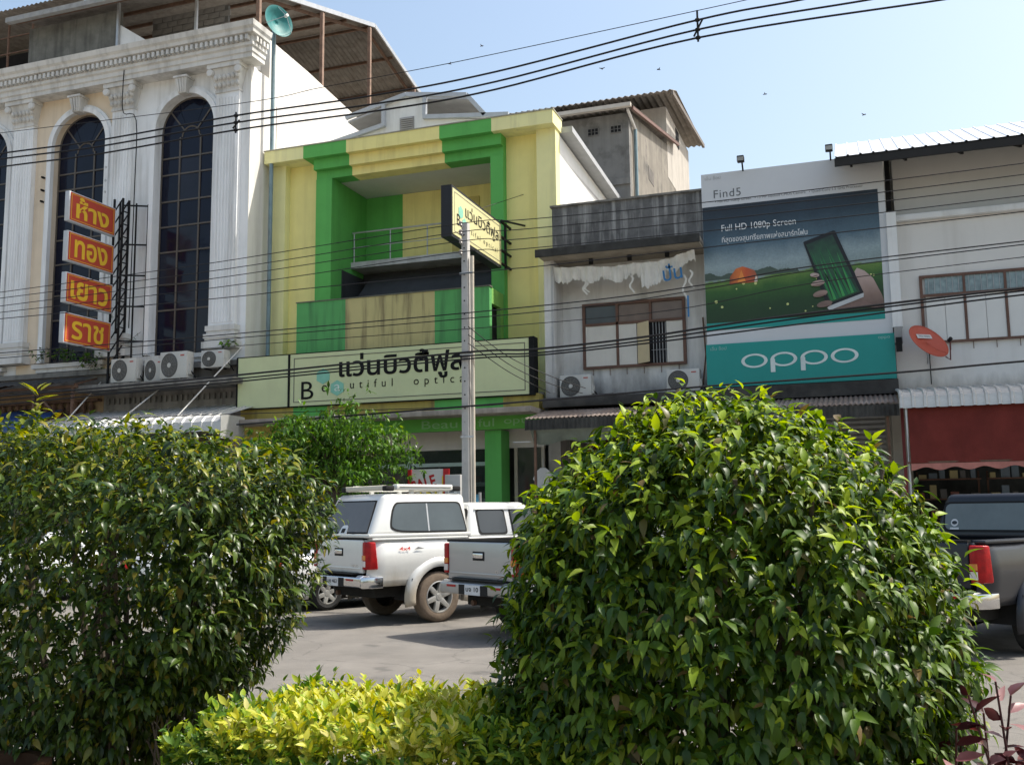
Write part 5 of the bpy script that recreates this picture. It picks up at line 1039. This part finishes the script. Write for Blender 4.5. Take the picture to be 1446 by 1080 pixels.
    if plate:
        text('lettering', plate, inkm, pl_, (-.137, .14, .645), (0, -1, 0), (0, 0, 1), width=.28, height=.06, bold=.02)
    # cab
    cb, ct = (1.9, 4.0, .815), (2.03, 3.2, .64)
    greenhouse('cab', pm, o, cb, ct, 1.27, 1.86, .07)
    for s in (-1, 1):
        bs = side_base(cb, ct, 1.27, 1.86, s)
        framed(o, lambda e: rrect(2.13 + e, 2.74 - e, .06 + e, .50 - e, .06), bs, cglass, 'side_window')
        framed(o, lambda e: [(2.84 + e, .06 + e), (3.78 - 2.2 * e, .06 + e), (3.32 - e, .50 - e), (2.84 + e, .50 - e)], bs, cglass, 'side_window')
        lean_pane('window_visor', pm if camper else rubber, o, [(2.1, .485), (3.3, .485), (3.24, .545), (2.14, .545)], bs, .03)
        MB().box(3.55, 3.72, min(s * .86, s * 1.05), max(s * .86, s * 1.05), 1.28, 1.42).build('door_mirror', pm, o, bevel=.03)
    framed(o, lambda e: rrect(-.66 + e, .66 - e, .1 + e, .50 - e, .07), rear_base(cb, ct, 1.27, 1.86), rearglass, 'rear_window')
    framed(o, lambda e: [(-.74 + e, .06 + e), (.74 - e, .06 + e), (.6 - e, .92 - e), (-.6 + e, .92 - e)], front_base(cb, ct, 1.27, 1.86), cglass, 'windscreen')
    MB().hexa([(3.7, -.8, 1.0), (5.1, -.66, .95), (5.1, .66, .95), (3.7, .8, 1.0), (3.7, -.8, 1.30), (5.08, -.64, 1.14), (5.08, .64, 1.14), (3.7, .8, 1.30)]).build('bonnet', pm, o, bevel=.05, seg=3)
    B('grille', chrome, o, (5.1, 5.17, -.45, .45, .8, 1.08), bevel=.02); MB().box(4.95, 5.22, -.8, .8, .5, .78).build('front_bumper', pm, o, bevel=.06, seg=3)
    for s in (-1, 1): MB().box(4.95, 5.15, min(s * .48, s * .74), max(s * .48, s * .74), .86, 1.08).build('headlamp', lampc, o, bevel=.03)
    if camper:
        b, t = (.03, 1.9, .835), (.36, 1.9, .71); z0, z1 = 1.34, 2.0
        cp = greenhouse('canopy', pm, o, b, t, z0, z1, .085)
        B('canopy_lip', pm, cp, (.0, 1.92, -.855, .855, 1.328, 1.385), bevel=.015)
        for s in (-1, 1):
            bs = side_base(b, t, z0, z1, s)
            w = framed(cp, lambda e: chaikin([(.40 + e, .2), (.42 + e, .09 + e), (.7, .05 + e), (1.78 - e, .05 + e), (1.86 - e, .04 + e), (1.85 - e, .15), (1.80 - e, .42 - e), (1.77 - e, .54 - e), (1.6, .545 - e), (.68, .54 - e), (.50 + e * .7, .53 - e)]), bs, glass('canopy_glass', (.06, .075, .08), .07), 'side_window')
            lean_pane('sliding_bar', steel, w, [(1.10, .075), (1.125, .075), (1.125, .51), (1.10, .51)], bs, .014)
        rb = rear_base(b, t, z0, z1)
        w = framed(cp, lambda e: [(-.72 + e, .05 + e), (.72 - e, .05 + e), (.60 - e, .62 - e), (-.60 + e, .62 - e)], rb, cglass2, 'rear_window')
        lean_pane('handle_plate', pm, w, [(-.12, .045), (.12, .045), (.09, .16), (.05, .19), (-.05, .19), (-.09, .16)], rb, .02); lean_pane('lock', rubber, w, [(-.05, .06), (.05, .06), (.05, .13), (-.05, .13)], rb, .026)
        B('brake_lamp', lampr, cp, (-.012, -.001, -.1, .1, 1.27, 1.30))
        dz = M('decal_red', (.5, .02, .02), .5)
        text('decal', '4x4', dz, o, (.52, -.896, 1.13), (1, 0, 0), (0, 0, 1), width=.2, height=.055, bold=.02)
        MB().prism([(.80, 1.14), (.98, 1.15), (.86, 1.18)], 'y', -.898, -.894).build('decal', M('decal_grey', (.2, .2, .2), .5), o)
        rk = thing('roof_rack', 'white luggage rack bolted on the canopy roof of the white pickup', 'roof rack', loc, rz=rz, local=True)
        ivory = M('ivory_rail', (.58, .54, .44), .5, .08, 3); wr = M('white_rail', (.70, .69, .64), .4, .06, 3)
        B('rear_rail', ivory, rk, (.42, .52, -.58, .62, 2.05, 2.13), bevel=.02); B('front_rail', ivory, rk, (1.70, 1.80, -.58, .62, 2.05, 2.13), bevel=.02)
        for s in (-1, 1): 
            B('side_rail', wr, rk, (.6, 1.68, s * .62 - .07, s * .62 + .07, 2.055, 2.145), bevel=.02); B('groove', rubber, rk, (.65, 1.64, s * .695 - .002, s * .695 + .002, 2.095, 2.105))
            for x in (.47, 1.75): B('corner_bracket', rubber, rk, (x - .07, x + .09, s * .63 - .06, s * .63 + .06, 2.04, 2.125), bevel=.02)
            for x in (.9, 1.45): B('foot', wr, rk, (x, x + .06, s * .6 - .03, s * .6 + .03, 1.985, 2.056))
        for y in (-.3, 0, .3): B('slat', ivory, rk, (.53, 1.69, y - .03, y + .03, 2.07, 2.10))
    return o
pw = paint('pearl_white', (.66, .66, .63), .15, .28, (.5, .85, (.36, .31, .23)))
wp = pickup('white pickup with a hard canopy and roof rack behind the bushes', pw, tyre_d, (-7.79, 14.04, 0), R(58.7), camper=True, plate='บย 463')
ps = paint('silver_paint', (.40, .41, .42), .55, .32, (.5, .8, (.26, .24, .2)))
sp = pickup('silver pickup with its open bed, tail end beside the white pickup', ps, tyre_b, (-4.95, 12.75, 0), R(58), plate='บจ 10', liner=True)
pc = paint('charcoal_paint', (.012, .014, .020), .0, .35); pc.node_tree.nodes['Principled BSDF'].inputs['Coat Weight'].default_value = .12
dp = pickup('charcoal pickup with an open bed at the right edge behind the right bush', pc, tyre_b, (.46, 12.6, 0), R(57), plate='', rearglass=glass('pale_rear_glass', (.13, .15, .145), .05))
stk = thing('window_sticker', 'round white sticker on the rear window of the charcoal pickup', 'sticker', (.46, 12.6, 0), rz=R(57), local=True)
rb = rear_base((1.9, 4.0, .815), (2.03, 3.2, .64), 1.27, 1.86)
lean_pane('disc', platem, stk, [(-.5 + .05 * math.cos(t), .22 + .05 * math.sin(t)) for t in np.linspace(0, 2 * math.pi, 17)[:-1]], rb, .013)
lean_pane('ring', pc, stk, [(-.5 + .036 * math.cos(t), .22 + .024 * math.sin(t)) for t in np.linspace(0, 2 * math.pi, 17)[:-1]], rb, .015)
lean_pane('bar', platem, stk, [(-.56, .13), (-.44, .13), (-.44, .155), (-.56, .155)], rb, .013)
# sedans
def sedan(label, pm, loc, rz):
    o = thing('sedan_car', label, 'car', loc, 'sedans behind the left bush', rz=rz, local=True)
    XA, XF, RA_ = .98, 3.55, .36
    def yf(x, z):
        y = .80 + .05 * math.exp(-((z - .6) / .25) ** 2) - .05 * max(0, z - .8)
        if x < .5: y -= .2 * (1 - x / .5) ** 2
        if x > 3.7: y -= .25 * ((x - 3.7) / .7) ** 2
        return y
    def arch(x, c, b): d = abs(x - c); return max(b, .30 + math.sqrt(RA_ ** 2 - d * d)) if d < RA_ else b
    zt = lambda x: .97 - .05 * max(0, (.5 - x)) - (.0 if x < 2.9 else .16 * ((x - 2.9) / 1.5) ** 1.2)
    for s in (-1, 1):
        body_side('body_side', pm, o, s, [.0 + i * 4.4 / 110 for i in range(111)], lambda x: arch(arch_x(x), XA, .22) if x < 2.2 else arch(x, XF, .22), zt, yf, 8)
        for c in (XA, XF): wheel(o, c, s * .73, .30, s, tyre_b, .2)
        MB().box(-.02, .14, min(s * .45, s * .72), max(s * .45, s * .72), .68, .88).build('tail_lamp', lampr, o, bevel=.03); MB().box(4.2, 4.36, min(s * .4, s * .66), max(s * .4, s * .66), .55, .72).build('headlamp', lampc, o, bevel=.03)
        B('door_gap', rubber, o, (1.72, 1.73, s * .845 - .004, s * .845 + .004, .3, .95), (2.72, 2.73, s * .845 - .004, s * .845 + .004, .3, .95))
        for x in (1.5, 2.5): MB().box(x - .08, x + .08, s * .845 - .012, s * .845 + .012, .82, .85).build('door_handle', pm, o, bevel=.008)
        MB().box(2.85, 3.0, min(s * .82, s * 1.0), max(s * .82, s * 1.0), .94, 1.06).build('door_mirror', pm, o, bevel=.025)
    MB().prism([(-.02, .36), (.0, .62), (.08, .92), (.35, .98), (.9, 1.0), (.9, .3), (.05, .28)], 'y', -.62, .62).build('boot', pm, o, bevel=.03, seg=3)
    MB().prism([(-.08, .3), (-.09, .55), (.0, .62), (.25, .62), (.25, .24), (.0, .22)], 'y', -.78, .78).build('rear_bumper', pm, o, bevel=.05, seg=3)
    MB().prism([(3.0, .98), (3.9, .86), (4.3, .72), (4.38, .5), (4.38, .26), (3.0, .26)], 'y', -.6, .6).build('bonnet', pm, o, bevel=.04, seg=3); MB().box(4.15, 4.45, -.74, .74, .22, .5).build('front_bumper', pm, o, bevel=.06, seg=3)
    b, t = (.62, 3.25, .74), (1.15, 2.45, .56); z0, z1 = .95, 1.46
    greenhouse('cabin', pm, o, b, t, z0, z1, .06)
    for s in (-1, 1):
        bs = side_base(b, t, z0, z1, s); framed(o, lambda e: [(.98 + 2 * e, .06 + e), (1.68 - e, .06 + e), (1.68 - e, .46 - e), (1.32 + e, .46 - e)], bs, cglass, 'side_window'); framed(o, lambda e: [(1.76 + e, .06 + e), (2.92 - 2 * e, .06 + e), (2.45 - e, .46 - e), (1.76 + e, .46 - e)], bs, cglass, 'side_window')
    framed(o, lambda e: [(-.62 + e, .08 + e), (.62 - e, .08 + e), (.48 - e, .64 - e), (-.48 + e, .64 - e)], rear_base(b, t, z0, z1), cglass, 'rear_window'); framed(o, lambda e: [(-.64 + e, .06 + e), (.64 - e, .06 + e), (.5 - e, .86 - e), (-.5 + e, .86 - e)], front_base(b, t, z0, z1), cglass, 'windscreen')
    B('underbody', under_m, o, (.2, 4.2, -.66, .66, .18, .3)); B('number_plate', platem, o, (-.03, -.02, -.17, .17, .66, .77)); return o
def arch_x(x): return x
psd = paint('white_sedan_paint', (.68, .68, .67), .1, .25)
sedan('white sedan seen through the left bush, beside the white pickup', psd, (-10.3, 15.55, 0), R(58.7))
sedan('silver sedan hidden behind the left part of the left bush', paint('grey_sedan_paint', (.46, .47, .48), .5, .3), (-13.6, 15.7, 0), R(58.7))
sedan('white sedan far left, showing only through gaps in the left bush', psd, (-16.9, 15.8, 0), R(58.7))

# ================================================================ plants
def leaf_geo(L, Wd, droop=.35, fold=.25, n=4, wmax=.42):
    vs = []; fs = []
    for i in range(n + 1):
        t = i / n; w = Wd * .5 * (math.sin(math.pi * min(1, t ** (.75 if wmax < .45 else 1.0)))) ** .9 if 0 < i < n else (.06 * Wd if i == 0 else .01 * Wd)
        x = L * t; z = -droop * L * t * t
        vs += [(x, -w, z + fold * w), (x, 0, z), (x, w, z + fold * w)]
    for i in range(n):
        k = i * 3; fs += [(k, k + 1, k + 4, k + 3), (k + 1, k + 2, k + 5, k + 4)]
    return np.array(vs), fs
def frame(a, n):
    a = unit(a); n = unit(n - a * a.dot(n)); return np.array((a, cross(n, a), n)).T
def foliage(parent, name, geo, leaves, mats, n_ind=0, key=None):
    """leaves: list of (pos, 3x3, scale, material index); the n_ind best by key become single leaf objects"""
    V, F = geo
    org = np.array(ORG.get(parent, Vector((0, 0, 0))))
    if n_ind:
        sc = sorted(range(len(leaves)), key=lambda i: key(leaves[i])); ind = set(sc[:n_ind])
        base = []
        for m in mats:
            me = bpy.data.meshes.new('leaf'); me.from_pydata(V.tolist(), [], F); me.materials.append(m); me.polygons.foreach_set('use_smooth', [True] * len(me.polygons)); base.append(me)
        for i in sorted(ind):
            p, Rm, s, mi = leaves[i]; o = bpy.data.objects.new('leaf', base[mi]); COL.objects.link(o); o.parent = parent
            mt = Matrix(Rm.tolist()).to_4x4() @ Matrix.Scale(s, 4); mt.translation = Vector(p - org); o.matrix_local = mt
        leaves = [l_ for i, l_ in enumerate(leaves) if i not in ind]
    N = len(leaves); nv = len(V); nf = len(F)
    P = np.array([l_[0] for l_ in leaves]); Rr = np.array([l_[1] for l_ in leaves]); S = np.array([l_[2] for l_ in leaves])
    co = (np.einsum('nij,vj->nvi', Rr, V) * S[:, None, None] + P[:, None, :] - org).reshape(-1, 3)
    Fa = np.array(F); idx = (Fa[None] + (np.arange(N) * nv)[:, None, None]).reshape(-1)
    me = bpy.data.meshes.new(name); me.vertices.add(N * nv); me.vertices.foreach_set('co', co.ravel()); me.loops.add(len(idx)); me.loops.foreach_set('vertex_index', idx)
    me.polygons.add(N * nf); me.polygons.foreach_set('loop_start', np.arange(N * nf) * 4); me.polygons.foreach_set('loop_total', np.full(N * nf, 4))
    for m in mats: me.materials.append(m)
    me.polygons.foreach_set('material_index', np.repeat([l_[3] for l_ in leaves], nf)); me.polygons.foreach_set('use_smooth', np.ones(N * nf, bool))
    me.update(calc_edges=True); me.validate()
    o = bpy.data.objects.new(name, me); COL.objects.link(o); o.parent = parent; o['kind'] = 'stuff'; return o
CAMP = np.array([0, 0, 1.7]); camkey = lambda l_: np.linalg.norm(l_[0] - CAMP)
RG = np.random.default_rng(4)
def unit(v): return v / (math.sqrt(v[0] * v[0] + v[1] * v[1] + v[2] * v[2]) + 1e-9)
def cross(a, b): return np.array((a[1] * b[2] - a[2] * b[1], a[2] * b[0] - a[0] * b[2], a[0] * b[1] - a[1] * b[0]))
UP = np.array([0, 0, 1.])
def twig_leaves(out, base, d, nrm, n, step, size, droopy, mfun, spread=1.0, upn=.8):
    side = unit(cross(d, RG.normal(size=3))); sz = size * RG.uniform(.75, 1.2)
    for k in range(n):
        p = base + d * step * k + RG.normal(size=3) * .006; s2 = side if k % 2 else -side; side = unit(side + .5 * cross(d, side))
        a = unit(s2 * spread + d * (.6 if k < n - 2 else 1.2) - UP * droopy * RG.uniform(.3, 1.1)); nn = unit(nrm * (1.1 - upn * .6) + UP * upn + RG.normal(size=3) * .25)
        out.append((p, frame(a, nn), sz * RG.uniform(.55, 1.15), mfun(p)))
def bush(root, shape, ntw, geo, mats, size, droopy, mfun, inner=.35, n_ind=300, leaves_per=7, step=.017, zlow=.9, ragged=.03):
    """shape() -> (point, normal) on the crown's surface"""
    L = []
    for _ in range(ntw):
        p, nrm = shape(); dep = abs(RG.normal()) * inner * .45
        bump = .045 * noise.noise(Vector(p) * 3.0) + .035 * noise.noise(Vector(p) * 9.0)
        if RG.random() < .04: bump += RG.uniform(.2, 1) * ragged * 2
        q = p + nrm * (bump - dep)
        if bump < -.015 and RG.random() < .5 and dep < .14: continue
        if p[2] < zlow and RG.random() < .45 * min(1, (zlow - p[2]) / .3): continue
        d = unit(nrm * .8 + UP * .3 + RG.normal(size=3) * .4)
        twig_leaves(L, q - d * step * leaves_per * .6, d, nrm, int(RG.integers(leaves_per - 2, leaves_per + 3)), step, size, droopy * (1 + .6 * max(0, 1.3 - p[2])), mfun, .6, 1.0)
    foliage(root, 'crown', geo, L, mats, n_ind, camkey); return L
def superell(c, a, p, zmin=None, warp=None):
    c = np.array(c); a = np.array(a)
    def f():
        while True:
            v = RG.normal(size=3); v = unit(v)
            t = (np.abs(v / 1.0) ** p).sum() ** (-1 / p); q = v * t      # on the unit superellipsoid
            w = np.sign(q) * np.abs(q) ** (p - 1) / a; nrm = unit(w)
            pt = c + q * a
            if warp is not None: pt = warp(pt)
            if zmin is None or pt[2] > zmin: return pt, nrm
    return f
barkm = M('bark', (.10, .08, .06), .95, .3, 12, bump=.5)
def stems(root, c, n, z0, z1, spread, r, name='stem'):
    for i in range(n):
        a = RG.uniform(0, 6.28); b0 = Vector((c[0] + .12 * math.cos(a), c[1] + .1 * math.sin(a), z0)); b1 = Vector((c[0] + spread[0] * math.cos(a) * RG.uniform(.3, 1), c[1] + spread[1] * math.sin(a), z1 * RG.uniform(.75, 1)))
        mid = (b0 + b1) / 2 + Vector(RG.normal(size=3) * .06); MB().tube(smooth_line([b0, b0 + (mid - b0) * .6, mid, b1], 4), r, 7, r2=r * .35).build(name, barkm, root, smooth=True)
# right round bush
g_a = leafmat('ficus_green', (.042, .095, .008), (.105, .18, .014), (.19, .24, .022), .48, .36); g_b = leafmat('ficus_young_sunlit', (.17, .27, .016), (.29, .38, .03), None, .45, .4); g_d = leafmat('ficus_old', (.015, .040, .006), (.034, .080, .010), (.13, .09, .03), .42, .25)
RBu = thing('round_bush', 'large rounded glossy green bush in the right foreground', 'bush', (-.47, 3.5, .14))
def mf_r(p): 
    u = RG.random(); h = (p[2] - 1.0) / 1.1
    return 1 if u < .03 + .5 * max(0, h) ** 2 else (2 if u > .66 else 0)  # young growth towards the top, also painting in the sunlit crown
shp = superell((-.475, 3.52, 1.24), (.76, .70, .83), 2.25, .35)
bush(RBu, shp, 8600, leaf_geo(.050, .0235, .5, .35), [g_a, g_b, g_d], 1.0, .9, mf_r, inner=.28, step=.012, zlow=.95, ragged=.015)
stems(RBu, (-.46, 3.5), 16, .1, 1.9, (.6, .5), .022)
# left clipped bush
l_a = leafmat('left_green', (.035, .07, .009), (.08, .125, .016), (.19, .16, .025), .36, .3); l_b = leafmat('left_young_sunlit', (.14, .18, .016), (.24, .25, .026), None, .38, .38); l_d = leafmat('left_old', (.012, .028, .006), (.028, .056, .010), None, .34, .25)
LBu = thing('clipped_bush', 'large flat-topped olive green bush in the left foreground', 'bush', (-3.1, 3.45, .14))
def warp_l(p):
    if p[2] < 1.6 and p[0] > -3.0: p = p.copy(); k = (1.6 - p[2]) / .9; p[0] = -3.0 + (p[0] + 3.0) * max(.25, 1 - .62 * k ** 1.25)
    return p
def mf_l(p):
    u = RG.random(); h = max(0, (p[2] - 1.6) / .5); return 1 if u < .03 + .35 * h * h else (2 if u > .62 else 0)  # paler leaves near the flat top: new shoots plus painted-in sunlight
shp = superell((-3.25, 3.45, 1.36), (1.19, .62, .73), 3.4, .5, warp_l)
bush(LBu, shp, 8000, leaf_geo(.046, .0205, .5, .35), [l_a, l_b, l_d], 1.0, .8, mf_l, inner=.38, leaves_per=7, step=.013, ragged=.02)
stems(LBu, (-3.0, 3.5), 14, .1, 1.8, (.5, .35), .03)
L = []
for _ in range(2): twig_leaves(L, np.array([-3.33, 3.35, 2.08]), unit(np.array([.0, 0, 1.])), UP, 9, .02, 1.25, .1, lambda p: 1)
foliage(LBu, 'top_shoot', leaf_geo(.068, .030, .2, .25), L, [l_a, l_b, l_d])
# yellow hedge between them
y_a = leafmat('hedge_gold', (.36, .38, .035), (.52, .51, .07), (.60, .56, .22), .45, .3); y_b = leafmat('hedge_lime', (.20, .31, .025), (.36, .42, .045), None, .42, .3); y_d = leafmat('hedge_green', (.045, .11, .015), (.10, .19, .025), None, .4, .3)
HE = thing('gold_hedge', 'low clipped hedge with yellow leaves between the two bushes', 'hedge', (-1.8, 3.35, .14))
L = []
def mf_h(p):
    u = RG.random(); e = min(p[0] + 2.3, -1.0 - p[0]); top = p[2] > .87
    if e < .22: return 2 if u < .6 else 1  # greener ends: the shade there is put into the leaf colour
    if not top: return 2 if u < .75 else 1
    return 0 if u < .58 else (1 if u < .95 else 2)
for _ in range(3300):
    x = RG.uniform(-2.3, -.85); y = RG.uniform(2.95, 3.75); side = RG.random()
    zt = .98 + .04 * noise.noise(Vector((x * 3, y * 3, 1))) + .03 * noise.noise(Vector((x * 9, y * 9, 4))) - .12 * max(0, (-2.05 - x)) / .4
    z = zt - abs(RG.normal()) * .06
    if side < .3: y = 2.95 + abs(RG.normal()) * .05; z = RG.uniform(.4, zt)
    elif side < .45: y = RG.uniform(3.0, 3.7); z = RG.uniform(.4, .95)
    p = np.array([x, y, z]); d = unit(UP + RG.normal(size=3) * .35 + (np.array([0, -.7, 0]) if side < .3 else 0)); nrm = unit(np.array([0, -.3, .6]) + RG.normal(size=3) * .3)
    L_n = int(RG.integers(6, 11)) if side < .45 else int(RG.integers(5, 9)); s1 = unit(cross(d, RG.normal(size=3)))
    for k in range(L_n):
        s1 = unit(s1 + 1.2 * cross(d, s1)); a = unit(d * RG.uniform(.5, 1.2) + s1 * .75); L.append((p + d * .012 * k, frame(a, unit(d * .6 - s1 * .6 + RG.normal(size=3) * .2)), RG.uniform(.6, 1.15), mf_h(p)))
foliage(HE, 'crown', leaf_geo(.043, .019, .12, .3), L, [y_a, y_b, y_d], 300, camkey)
for i in range(46):
    x = -2.75 + i * .041; MB().tube([(x + RG.normal() * .03, 3.1 + RG.random() * .5, .1), (x + RG.normal() * .05, 3.1 + RG.random() * .4, .55), (x + RG.normal() * .07, 3.1 + RG.random() * .4, .95)], .008, 5, r2=.003).build('stem', barkm, HE)
# dark red plant on the right
r_a = leafmat('maroon_leaf', (.035, .008, .010), (.09, .022, .022), (.16, .05, .03), .3, .2); r_b = leafmat('dusty_pink_leaf', (.22, .10, .11), (.34, .18, .18), None, .4, .3)
RP = thing('maroon_shrub', 'dark maroon leaved shrub at the lower right corner', 'shrub', (.5, 3.1, .14))
L = []
for i in range(60):
    b = np.array([RG.uniform(.12, .55), RG.uniform(2.8, 3.25), .15]); h = RG.uniform(.66, .88) if i > 8 else RG.uniform(.94, 1.1); t = b + np.array([RG.normal() * .08, RG.normal() * .06, h])
    if i < 9: t[0] = .2 + i * .035; t[1] = 3.05
    MB().tube([b, (b + t) / 2 + RG.normal(size=3) * .02, t], .006, 5, r2=.003).build('stem', MATS['maroon_leaf'], RP)
    d = unit(t - b)
    for k in range(14):
        u = 1 - k * .045; s1 = unit(cross(d, RG.normal(size=3))); a = unit(s1 + d * .7 - UP * .1); L.append((b + (t - b) * u, frame(a, unit(UP + RG.normal(size=3) * .5)), RG.uniform(.7, 1.15), 1 if RG.random() < (.25 if i < 9 else .05) else 0))
foliage(RP, 'crown', leaf_geo(.075, .032, .2, .35), L, [r_a, r_b], 200, camkey)
# clay jar bottom left
JR = thing('clay_jar', 'brown clay jar at the lower left corner under the left bush', 'jar', (-2.9, 2.75, .14))
MB().lathe([(0, 0), (.13, 0), (.2, .18), (.235, .42), (.22, .6), (.17, .7), (.165, .73), (.2, .76), (.2, .78), (.16, .78), (.15, .6), (0, .55)], (-2.9, 2.78, .08), n=28).build('body', M('clay', (.06, .03, .016), .6, .25, 5, streak=.4, dirt=(.07, .035, .02)), JR, smooth=True)
MB().lathe([(0, 0), (.158, 0)], (-2.9, 2.78, .78), n=20).build('soil_fill', soil, JR)
# street tree
t_a = leafmat('tree_green', (.05, .13, .014), (.10, .22, .025), (.18, .29, .04), .45, .35); t_b = leafmat('tree_dark', (.018, .05, .008), (.04, .09, .014), None, .35, .3)
ST = thing('street_tree', 'small bushy street tree with drooping leaves in front of the green shop', 'tree', (-10.75, 19.2, .13))
MB().tube(smooth_line([(-10.75, 19.2, .1), (-10.7, 19.2, 1.2), (-10.8, 19.22, 2.3), (-10.75, 19.2, 3.3)], 5), .09, 10, r2=.05).build('trunk', barkm, ST, smooth=True)
L = []
for i in range(80):
    a = RG.uniform(0, 6.28); rr_ = math.sqrt(RG.random()); ex, ey = 1.75 * rr_ * math.cos(a), 1.3 * rr_ * math.sin(a)
    e = np.array([-11.0 + ex, 19.2 + ey, RG.uniform(2.45, 3.75) - .25 * rr_]); 
    if i < 6: e = np.array([-10.75 + RG.normal() * .35, 19.1, RG.uniform(3.8, 4.15)])
    st = np.array([-10.75, 19.2, RG.uniform(1.9, 3.1)]); mid = (st + e) / 2 + np.array([0, 0, .15]); MB().tube([st, mid, e], .028, 6, r2=.007).build('limb', barkm, ST)
    for _ in range(24 if i >= 6 else 7):
        q = e + RG.normal(size=3) * np.array([.26, .24, .16]); d = unit(RG.normal(size=3) * np.array([1, 1, .5])); nrm = unit(UP + RG.normal(size=3) * .4)
        twig_leaves(L, q, d, nrm, 6, .03, 1.0, .75, lambda p: 0 if RG.random() < .7 else 1)
foliage(ST, 'crown', leaf_geo(.15, .052, .35, .2), L, [t_a, t_b], 0)
# weeds on the ledge and on the signs
def weed(label, x, y, z, n, h, w):
    o = thing('ledge_weed', label, 'weed', (x, y, z)); L = []
    for i in range(n):
        b = np.array([x + RG.normal() * w * .5, y, z]); d = unit(UP + RG.normal(size=3) * .5); MB().tube([b, b + d * h * .6, b + d * h], .006, 4).build('stem', barkm, o)
        for k in range(9): s1 = unit(cross(d, RG.normal(size=3))); L.append((b + d * h * (.3 + .08 * k), frame(unit(s1 + d * .3 - UP * .2), unit(UP + RG.normal(size=3) * .4)), RG.uniform(.6, 1.2), int(RG.random() < .4)))
    foliage(o, 'crown', leaf_geo(.14, .07, .25, .2), L, [t_a, t_b])
weed('green weeds rooted on the window ledge of the peach bay', -22.0, 22.7, 6.14, 14, .5, 1.0); weed('leafy weed showing between the third and lowest red signs', -20.5, 22.75, 6.2, 16, 1.25, .5)
weed('dark weed clump at the right end of the peach bay ledge', -20.75, 22.6, 5.9, 10, .5, .4); weed('small weed at the foot of the right pilaster', -16.0, 22.6, 6.2, 4, .2, .3)
